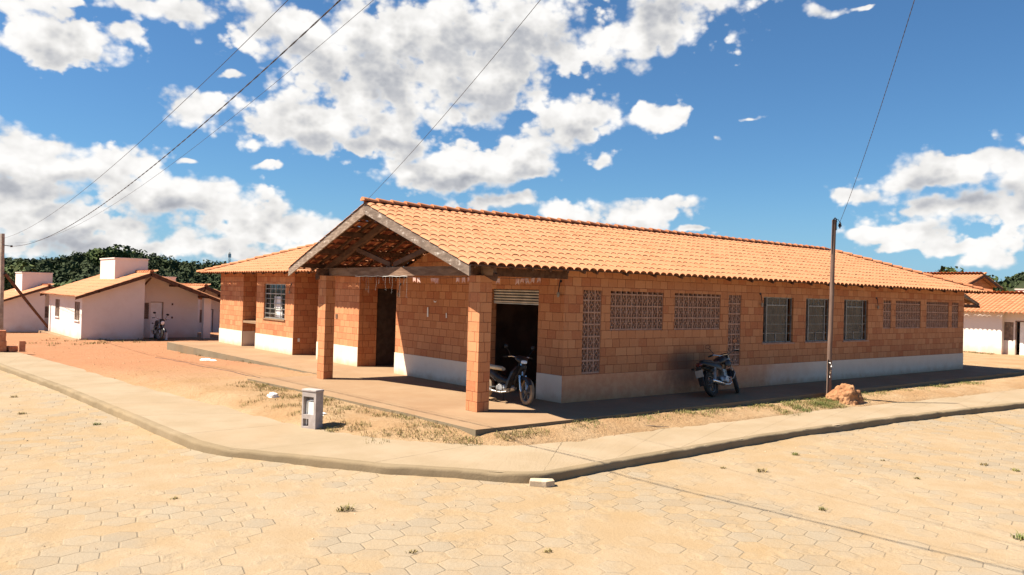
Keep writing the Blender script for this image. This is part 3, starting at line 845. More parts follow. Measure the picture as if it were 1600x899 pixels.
# metal windows of the long side: a frame with an opened middle sash
def window_x(a, b, z0, z1):
    mb = MB(); y = .055; f = .028
    for (p, q) in (((a, z0), (b, z0)), ((a, z1), (b, z1))): mb.box(a, b, y, y+.04, p[1] if p[1] == z0 else z1-f, z0+f if p[1] == z0 else z1)
    for x in (a, b-f): mb.box(x, x+f, y+.001, y+.041, z0, z1)
    xl, xr = a+.13*(b-a), a+.80*(b-a); zt = z1-.24*(z1-z0)*.8
    for x in (xl, xr): mb.box(x, x+.04, y-.02, y+.05, z0, z1)
    for x in (a+.02, b-.30*(b-a)+.1): pass
    mb.box(xl, xr, y-.018, y+.03, zt, zt+.035)
    for k in (1, 2): mb.box(xl+(xr-xl)*k/3-.008, xl+(xr-xl)*k/3+.008, y, y+.02, zt, z1)
    for k in range(1, 4): mb.box(a, b, y+.005, y+.02, z0+(zt-z0)*k/4-.007, z0+(zt-z0)*k/4+.007)
    mb.box((xl+xr)/2-.012, (xl+xr)/2+.012, y-.01, y+.03, z0, z0+(zt-z0)*.27)
    fr = part(mb, 'window', 'window_metal')
    g_ = MB(); g_.quad((xl+.04, y+.012, z0+.02), (xr, y+.012, z0+.02), (xr, y+.012, z1-.02), (xl+.04, y+.012, z1-.02)); g_.build('pane', 'glass', fr)
    s_ = MB(); s_.box(a-.05, b+.05, -.03, .13, z0-.045, z0-.001); s_.build('sill', 'lattice_clay', fr)
    # roller blind / curtain hung behind the glass
    k_ = MB(); n = 14
    for i in range(n):
        xa, xb = xl+.05+(xr-xl-.06)*i/n, xl+.05+(xr-xl-.06)*(i+1)/n
        k_.quad((xa, y+.12+.02*(i % 2), z0+.36), (xb, y+.12+.02*((i+1) % 2), z0+.36), (xb, y+.12+.02*((i+1) % 2), zt), (xa, y+.12+.02*(i % 2), zt))
    k_.build('curtain', 'curtain', fr)
mat('curtain', (.4, .35, .3), .9, varied((.34, .27, .23), (.46, .39, .33), 3.))
for q in wins: window_x(*q)
# barred window of the left front
def window_y(a, b, z0, z1):
    mb = MB(); x = .045; f = .035
    mb.box(x, x+.045, a, b, z0, z0+f); mb.box(x, x+.045, a, b, z1-f, z1)
    for y in (a, b-f): mb.box(x+.001, x+.046, y, y+f, z0, z1)
    for k in range(1, 4): yy = a+(b-a)*k/4; mb.box(x+.002, x+.03, yy-.011, yy+.011, z0, z1)
    for k in range(1, 7): zz = z0+(z1-z0)*k/7; h = .018 if k == 5 else .009; mb.box(x-.004, x+.026, a, b, zz-h, zz+h)
    fr = part(mb, 'window', 'galvanised')
    g_ = MB(); g_.quad((x+.07, a+.001, z0+.001), (x+.07, b-.001, z0+.001), (x+.07, b-.001, z1-.001), (x+.07, a+.001, z1-.001)); g_.build('pane', 'dark_glass', fr)
    s_ = MB(); s_.box(-.035, .13, a-.04, b+.04, z0-.05, z0-.001); s_.build('sill', 'slab_concrete', fr)
window_y(14.945, 16.895, 1.226, 2.529)
# small wall fittings
def wall_lamp(p, nrm):
    n_ = Vector(nrm); p = Vector(p); mb = MB(); sd = n_.cross(Vector((0,0,1)))
    mb.tube([p+Vector((0,0,.28)), p+n_*.03+Vector((0,0,.26)), p+n_*.06+Vector((0,0,.10)), p+n_*.07+Vector((0,0,.02))], .011, 6)
    mb.lathe([(0., .0), (.035, .0), (.035, .012), (0., .012)], p+Vector((0,0,.28)), n_, 10)
    o = part(mb, 'wall_lamp', 'black_paint')
    h = MB(); h.lathe([(0., 0.), (.03, 0.), (.036, -.05), (.022, -.11), (0., -.115)], p+n_*.07+Vector((0,0,.03)), (0,0,1), 10); h.build('lamp_socket', 'old_concrete', o, smooth=True)
wall_lamp((0., .13, 2.42), (-1,0,0)); wall_lamp((7.42, 0., 2.3), (0,-1,0)); wall_lamp((13.98, 0., 2.3), (0,-1,0)); wall_lamp((0., 14.42, 2.25), (-1,0,0)); wall_lamp((0., 6.93, 2.3), (-1,0,0))
mb = MB(); mb.box(-.012, .0, 10.78, 10.92, 1.44, 1.58); part(mb, 'junction_box', 'interior_dark')
mb = MB(); mb.box(.18, .26, 14.158, 14.169, .47, .59); part(mb, 'light_switch', 'white_plastic', bevel=.003)
# porch pillars of the same block
for (x0, x1, y0, y1, w_) in ((-2.5, -2.2, -.22, .16, 1), (-2.55, -2.28, 6.49, 6.87, 0)):
    mb = MB(); mb.box(x0, x1, y0, y1, -.05, 2.735); part(mb, 'pillar', 'brick')
# ---- roof
SL = .354; Z0 = 2.915; YR = 3.45
def zs(t): return Z0 + SL*t
d1 = 1/math.sqrt(2)
tile_slope('tile_underside_shade', bld, (-3.13, -.68), (1, 0), (0, 1), 3.12, 4.12, SL, Z0-.007, samples=6, seed=1, m_='tile_underside_shade')  # added sheets below the porch tiles, coloured dark to stand for shade
tile_slope('tile_underside_shade', bld, (-3.13, 7.58), (1, 0), (0, -1), 3.12, 4.12, SL, Z0-.007, [((-.7, 7.6), (-d1, -d1))], samples=6, seed=2, m_='tile_underside_shade')
tile_slope('roof_slope', bld, (-3.15, -.7), (1, 0), (0, 1), 24.45, 4.15, SL, Z0, [((21.3, -.7), (-d1, -d1))], seed=1)
tile_slope('roof_slope', bld, (-3.15, 7.6), (1, 0), (0, -1), 6.6, 4.15, SL, Z0, [((-.7, 7.6), (-d1, -d1))], seed=2)
tile_slope('roof_slope', bld, (3.45, 7.6), (1, 0), (0, -1), 17.85, 4.15, SL, Z0, [((3.45, 3.45), (d1, -d1)), ((21.3, 7.6), (-d1, d1))], samples=6, seed=3)
tile_slope('roof_slope', bld, (-.7, 3.45), (0, 1), (1, 0), 18.9, 4.15, SL, Z0, [((-.7, 7.6), (d1, d1)), ((-.7, 22.35), (-d1, -d1))], seed=4)
tile_slope('roof_slope', bld, (7.6, 3.45), (0, 1), (-1, 0), 18.9, 4.15, SL, Z0, [((3.45, 3.45), (-d1, d1)), ((7.6, 22.35), (d1, -d1))], samples=6, seed=5)
tile_slope('roof_slope', bld, (-.7, 22.35), (1, 0), (0, -1), 8.3, 4.15, SL, Z0, [((-.7, 22.35), (d1, d1)), ((7.6, 22.35), (-d1, d1))], samples=6, seed=6)
tile_slope('roof_slope', bld, (21.3, -.7), (0, 1), (-1, 0), 8.3, 4.15, SL, Z0, [((21.3, -.7), (d1, d1)), ((21.3, 7.6), (d1, -d1))], samples=6, seed=7)
ZR = zs(4.15)
for p, q in (((-3.17, YR, ZR+.05), (17.15, YR, ZR+.05)), ((17.15, YR, ZR+.05), (21.33, -.73, Z0+.05)), ((17.15, YR, ZR+.05), (21.33, 7.63, Z0+.05)),
             ((3.45, 3.6, ZR+.05), (3.45, 18.2, ZR+.05)), ((3.45, 18.2, ZR+.05), (-.73, 22.38, Z0+.05)), ((3.45, 18.2, ZR+.05), (7.63, 22.38, Z0+.05))):
    mb = MB(); ridge_caps(mb, q if q[2] < p[2]-.5 else p, p if q[2] < p[2]-.5 else q); part(mb, 'ridge_cap', 'ridge_tile', smooth=True)
# rake boards
def rake(y0, y1, z0, z1, m_, lab):
    mb = MB(); x0, x1 = -3.125, -3.09; h = .25
    a = [(y0, z0-h*.86), (y1, z1-h), (y1, z1), (y0, z0)]
    i = len(mb.v); mb.v += [(x0, y, z) for y, z in a] + [(x1, y, z) for y, z in a]
    mb.f += [(i, i+1, i+2, i+3), (i+7, i+6, i+5, i+4)] + [(i+k, i+(k+1) % 4, i+4+(k+1) % 4, i+4+k) for k in range(4)]
    o = part(mb, 'fascia_board', m_); o['label'] = lab
rake(-.69, YR-.003, Z0+.005, ZR-.005, 'weathered_fascia', 'weathered fascia board with peeling pale paint')
rake(7.59, YR+.003, Z0+.005, ZR-.005, 'grey_fascia', 'grey brown fascia board without paint')
# porch truss and timbers
def bm_(name, p, q, w_, h_, m_='dark_timber'):
    mb = MB(); mb.beam(p, q, w_, h_); return part(mb, name, m_)
XB = -2.36
tb = bm_('tie_beam', (XB, -.50, 2.84), (XB, 7.15, 2.84), .09, .205, 'beam_timber')
for s_, ya in ((1, -.55), (-1, 7.45)):
    yb = YR - s_*.04
    bm_('rafter', (XB, ya, zs(abs(ya-(-.7 if s_ > 0 else 7.6)))-.27), (XB, yb, ZR-.27), .08, .15)
    bm_('strut', (XB+.01, YR - s_*.08, 3.0), (XB+.01, YR - s_*1.75, zs(2.4)-.36), .06, .11)
bm_('king_post', (XB-.002, YR, 2.945), (XB-.002, YR, ZR-.33), .09, .10)
for s_, ye in ((1, -.7), (-1, 7.6)):
    for t in (.62, 1.65, 2.75, 3.75):
        bm_('purlin', (-3.08, ye+s_*t, zs(t)-.145), (.0, ye+s_*t, zs(t)-.145), .06, .12)
    for k in range(7):
        x = -2.95 + k*.49; bm_('roof_batten_rafter', (x, ye+s_*.06, zs(.06)-.052), (x, YR-s_*.02, ZR-.058), .05, .055)
    for k in range(12):
        t = .04+k*.35; bm_('batten', (-3.08, ye+s_*t, zs(t)-.010), (0., ye+s_*t, zs(t)-.010), .045, .022)
bm_('eave_beam', (-2.62, -.05, 2.83), (-.002, -.05, 2.83), .10, .17); bm_('eave_beam', (-2.72, 6.68, 2.83), (-.002, 6.68, 2.83), .10, .17)
# rafter tails under the long eaves
for k in range(22): x = .4+k*.96; bm_('eave_rafter', (x, -.62, zs(.08)-.05), (x, .02, zs(.72)-.05), .05, .07)
for k in range(15): y = 7.95+k*.96; bm_('eave_rafter', (-.62, y, zs(.08)-.05), (.02, y, zs(.72)-.05), .05, .07)
bm_('eave_batten', (-3.0, -.55, zs(.15)-.03), (21.2, -.55, zs(.15)-.03), .03, .04); bm_('eave_batten', (-.55, 7.7, zs(.15)-.03), (-.55, 22.2, zs(.15)-.03), .03, .04)
# small lean-to canopy on the far end wall
tile_slope('canopy_roof', bld, (23.25, .35), (0, 1), (-1, 0), 2.8, 1.75, .30, 2.44, samples=6, seed=9)
bm_('canopy_beam', (20.81, .40, 2.43), (23.1, .40, 2.43), .06, .10); bm_('canopy_rafter', (20.82, .40, 3.06), (23.2, .40, 2.47), .05, .12, 'grey_fascia')
bm_('canopy_beam', (23.05, .30, 2.38), (23.05, 3.1, 2.38), .06, .08)

# ------------------------------------------------------------------ white houses around
def prism_x(mb, pts, y0, y1):
    """polygon in (x, z) extruded along y"""
    i = len(mb.v); n = len(pts)
    mb.v += [(p, y0, q) for p, q in pts] + [(p, y1, q) for p, q in pts]
    mb.f.append(tuple(i+k for k in range(n))); mb.f.append(tuple(i+n+k for k in range(n))[::-1])
    for k in range(n): mb.f.append((i+k, i+(k+1) % n, i+n+(k+1) % n, i+n+k))
def gable_house(loc, label, zoff=0., seed=20, tank=(-1.05, .52, 3.93)):
    h = empty('white_house', loc, 0, label, 'house', 'small white gabled houses of the settlement')
    ev, zr, xl, xr, sl_ = 2.07, 3.28, -3.3, 3.55, .375
    def zt(x): return zr - abs(x)*sl_ - .05
    mb = MB()
    prism_x(mb, [(-2.9, -.4), (-.15, -.4), (-.15, zt(.15)), (-2.9, zt(2.9))], 0, .14)
    wall(mb, 'x', 1.0, .14, -.15, 2.75, -.4, 1.9, [(-.12, .33, .95, 1.76), (.42, .98, 0.02, 1.78)])
    prism_x(mb, [(-.15, 1.9), (2.75, 1.9), (2.75, zt(2.75)), (0, zt(0)), (-.15, zt(.15))], 1.0, 1.14)
    wall(mb, 'y', -.15, -.14, .14, 1.0, -.4, zt(.2))
    wall(mb, 'y', -2.9, .14, .14, 8.0, -.4, zt(2.9), [(.43, 1.57, .88, 1.76), (5.25, 6.4, .88, 1.78)])
    wall(mb, 'y', 2.75, -.14, 1.14, 8.0, -.4, zt(2.75))
    prism_x(mb, [(-2.9, -.4), (2.75, -.4), (2.75, zt(2.75)), (0, zt(0)), (-2.9, zt(2.9))], 8.0, 8.14)
    mb.build('wall', 'house_wall', h)
    mb = MB(); mb.box(2.72, 3.08, 0, .3, -.4, zt(3.05)); mb.build('porch_pillar', 'house_wall', h)
    mb = MB(); mb.box(-3.3, 3.4, -.5, 8.6, -.5, .0); mb.build('base_slab', 'slab_concrete', h)
    def shutter(y0, y1, z0, z1):
        mb = MB(); mb.box(-2.86, -2.83, y0, y1, z0, z1)
        for k in range(1, 3): mb.box(-2.885, -2.855, y0+(y1-y0)*k/3-.02, y0+(y1-y0)*k/3+.02, z0, z1)
        mb.box(-2.90, -2.86, y0, y0+.04, z0, z1); mb.box(-2.90, -2.86, y1-.04, y1, z0, z1)
        w_ = mb.build('window', 'brown_window', h); s_ = MB(); s_.box(-2.96, -2.88, y0-.04, y1+.04, z0-.05, z0); s_.build('sill', 'house_wall', w_)
    shutter(.43, 1.57, .88, 1.76); shutter(5.25, 6.4, .88, 1.78)
    mb = MB(); mb.box(-.12, .33, 1.05, 1.07, .95, 1.76)
    for k in range(1, 6): mb.box(-.12, .33, 1.02, 1.05, .95+k*.135-.02, .95+k*.135+.02)
    mb.box(.09, .12, 1.01, 1.06, .95, 1.76); mb.build('louvre_window', 'brown_window', h)
    mb = MB(); mb.box(.42, .98, 1.04, 1.08, .02, 1.78); dr = mb.build('door', 'white_plastic', h)
    mb = MB(); mb.box(.98, 1.02, .985, 1.05, .02, 1.80); mb.box(.40, .98, .985, 1.03, 1.78, 1.81); mb.build('door_frame', 'brown_window', h)
    for z in (1.02, 1.70):
        mb = MB(); mb.box(1.42, 1.50, .985, 1.0, z-.05, z+.05); mb.build('outlet_box', 'interior_dark', h)
    for s_, xe in ((1, xl), (-1, xr)):
        L = abs(xe)
        q = tile_slope('roof_slope', h, (xe, -.55), (0, 1), (s_, 0), 9.2, L, sl_, zr-sl_*L-.03, samples=4, course=.4, seed=seed+s_)
        x0 = xe+s_*.02
        for y in (-.50, 8.6):
            mb = MB(); i = len(mb.v); a = [(x0, zr-sl_*abs(x0)-.04), (0, zr-.04), (0, zr-.22), (x0, zr-sl_*abs(x0)-.17)]
            mb.v += [(p, y, z) for p, z in a] + [(p, y+.03, z) for p, z in a]
            mb.f += [(i, i+1, i+2, i+3), (i+7, i+6, i+5, i+4)] + [(i+k, i+(k+1) % 4, i+4+(k+1) % 4, i+4+k) for k in range(4)]
            mb.build('fascia_board', 'dark_timber', h)
    mb = MB(); ridge_caps(mb, (0, -.57, zr+.02), (0, 8.68, zr+.02)); mb.build('ridge_cap', 'ridge_tile', h, smooth=True)
    for x in (-2.3, .0, 1.3, 2.75):
        mb = MB(); mb.beam((x, -.5, zt(x)-.09), (x, 1.1, zt(x)-.09), .06, .11); mb.build('purlin', 'dark_timber', h)
    mb = MB(); mb.beam((.0, .95, 2.55), (.0, -.42, 3.0), .05, .07); mb.build('brace', 'dark_timber', h)
    if tank:
        x0, x1, zt_ = tank; mb = MB(); mb.box(x0, x1, 2.1, 5.2, 2.3, zt_); tk = mb.build('water_tank_housing', 'house_wall', h)
        mb = MB(); mb.box(x0-.04, x1+.04, 2.06, 5.24, zt_+.001, zt_+.06); mb.build('cover_slab', 'house_wall', tk)
    return h
ZA = -.30
gable_house((-1.0, 28.9, ZA), 'nearest white house on the left, with a sunlit side wall and motorbike at its porch', seed=20)
gable_house((-1.53, 52.0, -1.155), 'white gabled house at the left edge of the photo behind the leaning timber prop', seed=30, tank=(-1.3, .62, 4.13))
gable_house((4.50, 37.6, -.88), 'white house mostly hidden behind the nearest left house and the brick building', seed=40, tank=(-2.1, -1.0, 3.72))
def long_house(loc, label, width_back, ev_x, wall_x, ridge_x, y0, y1, zb, ze, zr, parts=True, seed=50):
    h = empty('white_house', loc, 0, label, 'house', 'small white gabled houses of the settlement')
    sl_ = (zr-ze)/(ridge_x-ev_x); bx = 2*ridge_x-wall_x
    def zt(x): return zr - abs(x-ridge_x)*sl_ - .06
    mb = MB()
    if parts:
        wall(mb, 'y', wall_x, .14, 3.95, y1-.5, zb, zt(wall_x))
        wall(mb, 'y', wall_x+.32, .14, y0+.5, 3.98, zb, zt(wall_x+.3), [(3.50, 4.1, .64, 1.62), (2.62, 3.38, -.3, 1.66)])
        wall(mb, 'x', 3.951, .14, wall_x+.001, wall_x+.33, zb, zt(wall_x))
    else: wall(mb, 'y', wall_x, .14, y0+.5, y1-.5, zb, zt(wall_x))
    wall(mb, 'y', bx, -.14, y0+.5, y1-.5, zb, zt(bx))
    for y in (y0+.5, y1-.64): prism_x(mb, [(wall_x+.35, zb), (bx-.15, zb), (bx-.15, zt(bx)), (ridge_x, zt(ridge_x)), (wall_x+.35, zt(wall_x+.35))], y, y+.14)
    mb.build('wall', 'house_wall' if parts else 'brick', h)  # rear house takes the darker brick colour to paint its gable's shade
    for s_, xe in ((1, ev_x), (-1, 2*ridge_x-ev_x)):
        tile_slope('roof_slope', h, (xe, y0), (0, 1), (s_, 0), y1-y0, ridge_x-ev_x, sl_, ze, samples=8, course=.4, amp=.08, seed=seed+s_)
    mb = MB(); ridge_caps(mb, (ridge_x, y0-.02, zr+.05), (ridge_x, y1+.02, zr+.05)); mb.build('ridge_cap', 'ridge_tile', h, smooth=True)
    for y in (y0+.02, y1-.05):
        for s_ in (1, -1):
            mb = MB(); mb.beam((ridge_x-s_*(ridge_x-ev_x-.03), y, ze-.08), (ridge_x-s_*.01, y, zr-.09), .03, .15); mb.build('fascia_board', 'dark_timber', h)
    for k in (0.15, .5, .85):
        mb = MB(); x = ev_x+(ridge_x-ev_x)*k; mb.beam((x, y0+.05, ze+sl_*(x-ev_x)-.12), (x, y0+.7, ze+sl_*(x-ev_x)-.12), .07, .13); mb.build('purlin', 'dark_timber', h)
    return h
D = long_house((0, 0, 0), 'white house at the right photo edge with a brown shuttered window beside its door', 0, 34.92, 35.5, 38.6, -3.0, 13.0, -.5, 2.05, 3.16, seed=60)
mb = MB(); mb.box(35.86, 35.89, 3.50, 4.1, .64, 1.62)
for k in range(4): mb.box(35.83, 35.87, 3.50+k*.19, 3.53+k*.19, .64, 1.62)
mb.build('window', 'brown_window', D)
mb = MB(); mb.box(35.9, 35.93, 2.62, 3.22, -.28, 1.64); mb.build('door', 'white_plastic', D)
mb = MB(); mb.box(35.80, 35.86, 3.36, 3.41, -.28, 1.68); mb.box(35.80, 35.86, 2.60, 3.41, 1.66, 1.70); mb.build('door_frame', 'brown_window', D)
mb = MB(); mb.box(38.75, 40.4, 3.1, 4.45, 2.7, 3.42); tk = mb.build('water_tank_housing', 'house_wall', D)
mb = MB(); mb.box(38.7, 40.45, 3.05, 4.5, 3.421, 3.47); mb.build('cover_slab', 'house_wall', tk)
E_ = long_house((0, 0, 0), 'house far behind the right end of the brick building showing only its orange tiled roof', 0, 43.8, 44.3, 47.0, 9.2, 18.0, -.5, 3.72, 4.58, parts=False, seed=70)

# ------------------------------------------------------------------ poles, prop and cables
def pole(name, label, p, q, r0, r1, mname, square=False):
    e = empty(name, p, 0, label, 'pole'); d = Vector(q)-Vector(p); mb = MB()
    n = 10; pts = [d*(k/n) + Vector((.012*nz(k, 1, 2, .7)*(k % n > 0), .012*nz(k, 5, 2, .7)*(k % n > 0), 0)) for k in range(n+1)]
    mb.tube(pts, [r0+(r1-r0)*k/n for k in range(n+1)], 4 if square else 12)
    mb.build('shaft', mname, e, smooth=not square)
    return e, d
PB = Vector((7.64, -1.98, -.25)); PT = Vector((7.72, -1.98, 4.56))
e, d = pole('service_pole', 'slim brown timber pole with a small black insulator in front of the long brick wall', PB, PT, .062, .055, 'pole_timber')
mb = MB(); mb.tube([d+Vector((0,0,-.28)), d+Vector((.0,-.065,-.27)), d+Vector((0,-.062,-.03)), d+Vector((0,0,.02))], .012, 6)
mb.tube([d+Vector((-.07,0,-.06)), d+Vector((-.075,-.02,.0)), d+Vector((-.01,-.03,.05)), d+Vector((.06,-.02,.03)), d+Vector((.09,-.02,-.05))], .016, 6)
mb.tube([d+Vector((-.066,0,-.9)), d+Vector((-.07,0,-.4)), d+Vector((-.07,0,-.05))], .012, 6)
mb.build('bracket', 'black_paint', e)
rr = d + Vector((.13, -.09, -.12))
mb = MB(); mb.lathe([(0,.07),(.02,.07),(.022,.04),(.042,.02),(.03,0),(.045,-.02),(.045,-.045),(.02,-.06),(.012,-.10),(0,-.10)], rr, (0,0,1), 12)
mb.build('insulator', 'black_paint', e, smooth=True)
mb = MB(); mb.tube([d+Vector((.02,-.02,.0)), d+Vector((.08,-.06,.02)), rr+Vector((0,0,.06))], .008, 6); mb.build('insulator_hook', 'black_paint', e)
mb = MB(); mb.tube([Vector((-.068,-.01,.1)), Vector((-.066,-.02,.6)), Vector((-.064,-.01,1.15))], .014, 6); mb.build('conduit', 'black_paint', e)
mb = MB(); rnd = random.Random(4)
for k in range(9):
    c = Vector((-.03+rnd.uniform(-.06,.02), -.06, .72+k*.045)); a = Vector((rnd.uniform(-.05,.05), rnd.uniform(-.03,.0), rnd.uniform(-.05,.05)))
    mb.tri(c-a, c+a, c+Vector((rnd.uniform(-.04,.04), -.03, rnd.uniform(-.06,.02))))
mb.build('tied_rag', 'white_plastic', e)
LB = Vector((-6.02, 38.0, ground_z(-6., 38)-.1)); LT = Vector((-6.06, 38.0, 4.9))
e2, d2 = pole('service_pole', 'grey square concrete pole cut by the left edge of the photo', LB, LT, .15, .11, 'old_concrete', True)
mb = MB(); mb.tube([d2+Vector((.05,-.1,-.62)), d2+Vector((.42,-.1,-.66))], .02, 6); mb.lathe([(0,.05),(.05,.05),(.06,0),(.05,-.05),(0,-.05)], d2+Vector((.42,-.1,-.66)), (0,0,1), 8); mb.build('insulator', 'black_paint', e2)
mb = MB(); a = Vector((-5.9, 37.85, 2.75)); b = Vector((-3.1, 40.2, ground_z(-3.1, 40.2)-.05))
mb.tube([a, a.lerp(b, .5)+Vector((0,0,-.03)), b], [.085, .075, .06], 8)
tag(mb.build('timber_prop', 'dark_timber', smooth=True), 'long dark timber prop leaning from the concrete pole down to the ground', 'prop')
HUB = Vector((-7.3, -12.0, 8.0))
def cable(label, p, q, sag, r, twist=False):
    p = Vector(p); q = Vector(q); mb = MB(); n = 60; pts = []
    for k in range(n+1):
        t = k/n; pts.append(p.lerp(q, t) - Vector((0, 0, 4*sag*t*(1-t))))
    if twist:
        n2 = 420
        for ph in (0, math.pi):
            pp = []
            for k in range(n2+1):
                t = k/n2; c = p.lerp(q, t) - Vector((0, 0, 4*sag*t*(1-t))); th = 62*2*math.pi*t+ph
                pp.append(c + Vector((math.cos(th)*r*.8, 0, math.sin(th)*r*.8)))
            mb.tube(pp, r*.75, 5)
    else: mb.tube(pts, r, 6)
    o = mb.build('overhead_cable', 'cable_black', smooth=True)
    return tag(o, label, 'cable', 'overhead cables')
ins = PB + rr
cable('thin overhead cable dropping to the insulator of the slim timber pole', HUB+Vector((.15,.1,-.1)), ins+Vector((0,0,.07)), .35, .0052, True)
cable('thin overhead cable ending at the apex of the porch gable', HUB+Vector((0,0,-.1)), (-3.05, YR+.02, ZR+.10), .25, .0042)
cable('thick twisted overhead cable, lowest of the group running to the left', HUB+Vector((-.1,0,-.2)), LB+d2+Vector((.46,-.1,-.66)), 1.25, .0085, True)
cable('smooth dark overhead cable just above the thick twisted one', HUB+Vector((-.3,-.1,.1)), LB+d2+Vector((.05,-.1,-.25)), 1.0, .0055)
cable('faint thin overhead cable at the right of the group running to the left', HUB+Vector((.2,.2,-.4)), LB+d2+Vector((.60,-.1,-.45)), 1.3, .0035)

# ------------------------------------------------------------------ meter box, mound, bricks, litter
mx = empty('meter_box', (-5.56, .77, -.215), R(20), 'grey concrete meter box with two recesses standing at the pavement edge', 'meter box')
mb = MB()
W_, Dp, H_ = .35, .19, .69   # width along y, depth along x
ops = [(-.12, .14, .27, .60), (-.0, .14, .05, .19)]
wall(mb, 'y', -Dp/2, .14, -W_/2, W_/2, 0, H_, ops)
mb.box(.0405, Dp/2, -W_/2, W_/2, 0, H_)
mb.build('body', 'meter_concrete', mx)
mb = MB(); mb.box(-Dp/2-.012, Dp/2+.01, -W_/2-.012, W_/2+.012, H_+.0005, H_+.045); mb.build('cap', 'meter_concrete', mx, bevel=.012)
mb = MB(); mb.box(-.075, .012, -.118, .03, .275, .50); mb.build('inner_box', 'white_plastic', mx)
mb = MB(); mb.tube([(-.03, .11, .07), (-.03, .11, .42), (-.03, .10, .50), (-.03, .03, .525), (-.03, -.06, .53)], .016, 8); mb.build('conduit', 'white_plastic', mx, smooth=True)
# clay mound
def mound(c, rx, ry, rz, seed):
    bm = bmesh.new(); bmesh.ops.create_icosphere(bm, subdivisions=5, radius=1)
    for v in bm.verts:
        p = v.co.copy(); d_ = p.normalized()
        f = 1 + .22*mnoise.noise(d_*1.7+Vector((seed,0,0))) + .12*mnoise.noise(d_*4.5+Vector((0,seed,0))) + .055*mnoise.noise(d_*11+Vector((seed,seed,0))) + .03*mnoise.noise(d_*23)
        ez = .62 if d_.z > 0 else 1
        flat = (abs(d_.x)**2.6+abs(d_.y)**2.6+abs(d_.z)**2.6)**(-1/2.6)
        q = d_*flat*f*.9
        v.co = Vector((q.x*rx*(1.2 - .35*max(0, q.z)), q.y*ry*(1.2-.3*max(0, q.z)), q.z*rz))
    me = bpy.data.meshes.new('clay_mound'); bm.to_mesh(me); bm.free()
    for p in me.polygons: p.use_smooth = True
    me.materials.append(M('mound_clay')); o = bpy.data.objects.new('clay_mound', me); COL.objects.link(o); o.location = c
    return o
tag(mound((7.66, -2.44, -.16), .46, .36, .47, 3.1), 'reddish lump of dried clay with weeds beside the slim pole', 'mound')
# bricks stacked at the far end of the pavement
def hollow_brick(loc, rz, label, upright=False, col='clay_block'):
    e = empty('clay_brick', loc, rz, label, 'brick', 'clay bricks stacked at the left edge')
    mb = MB(); L, Wd, Hh = .39, .19, .19
    if upright: wall(mb, 'y', -.095, .19, -.095, .095, 0, .39)
    else: wall(mb, 'y', -.14, .28, -L/2, L/2, 0, Hh, [(-.16, -.02, .03, .085), (.02, .16, .03, .085), (-.16, -.02, .105, .16), (.02, .16, .105, .16)])
    mb.build('block', col, e)
    return e
bx, by = -8.02, 21.2
gz = -.19
k = 0
for (dx, dy, lv, rz, up_, lab) in ((.0, .0, 0, 4, False, 'bottom brick of the short stack by the left photo edge'), (.02, .0, 1, -3, False, 'second brick up in the short stack by the left photo edge'),
        (-.03, .02, 2, 6, False, 'third brick up in the short stack by the left photo edge'), (.0, .03, 3, -2, False, 'topmost brick of the short stack by the left photo edge'),
        (.33, -.05, 0, 12, False, 'brick lying on the ground right beside the short stack'), (.63, -.3, 0, -10, True, 'brick standing upright on its end to the right of the stack')):
    hollow_brick((bx+dx, by+dy, gz+lv*.1905 if not up_ else gz), R(rz), lab, up_); k += 1
# broken paver lying against the kerb
mb = MB(); pts = [(-.20,-.07),(.05,-.10),(.17,-.02),(.14,.09),(-.19,.08)]; i = 0
mb.v += [(x, y, 0) for x, y in pts]+[(x*.97, y*.95, .085) for x, y in pts]; n = 5
mb.f += [tuple(range(5))[::-1], tuple(range(5, 10))]+[(q, (q+1) % 5, 5+(q+1) % 5, 5+q) for q in range(5)]
o = mb.build('broken_paver', 'pale_concrete', bevel=.01); o.location = (-4.50, -4.52, -.345); o.rotation_euler = (R(3), 0, R(-42))
tag(o, 'pale broken concrete paver lying against the kerb corner', 'paver')
# pipe stub by the left house
pe = empty('pipe_stub', (-.26, 28.28, ground_z(-.26, 28.28)-.02), 0, 'short white plastic pipe sticking out of the ground near the left house', 'pipe')
mb = MB(); mb.lathe([(.055,0),(.055,.36),(.042,.36),(.042,.05)], (0,0,0), (0,0,1), 14); mb.build('pipe', 'white_plastic', pe, smooth=True)
mb = MB(); mb.lathe([(.064,.27),(.064,.37),(.054,.375)], (0,0,0), (0,0,1), 14); mb.build('collar', 'white_plastic', pe, smooth=True)
def crumple(name, loc, size, label, cat, m_='paper', seed=1, flat=.5):
    bm = bmesh.new(); bmesh.ops.create_icosphere(bm, subdivisions=3, radius=1)
    for v in bm.verts:
        d_ = v.co.normalized(); f = 1+.5*mnoise.noise(d_*2.2+Vector((seed,0,0)))+.25*mnoise.noise(d_*6+Vector((0,seed,0)))
        v.co = Vector((d_.x*f*size[0], d_.y*f*size[1], max(-.1, d_.z)*f*size[2]))
    me = bpy.data.meshes.new(name); bm.to_mesh(me); bm.free(); me.materials.append(M(m_)); o = bpy.data.objects.new(name, me); COL.objects.link(o)
    o.location = (loc[0], loc[1], ground_z(loc[0], loc[1])); return tag(o, label, cat)
crumple('plastic_bag', (-4.90, 4.15), (.13, .10, .09), 'crumpled white plastic bag on the dry grass left of the meter box', 'litter', seed=2)
crumple('plastic_bag', (-5.15, 1.35), (.16, .10, .05), 'flattened pale bag lying right behind the meter box', 'litter', seed=5)
crumple('cement_sack', (-2.62, 15.2), (.18, .42, .05), 'torn white cement sack on the dirt below the slab edge', 'litter', seed=8)
mb = MB(); mb.tube([(-.62,-2.16,-.15), (-.3,-2.30,-.155), (.1,-2.52,-.15), (.42,-2.70,-.17)], [.008,.012,.011,.006], 6)
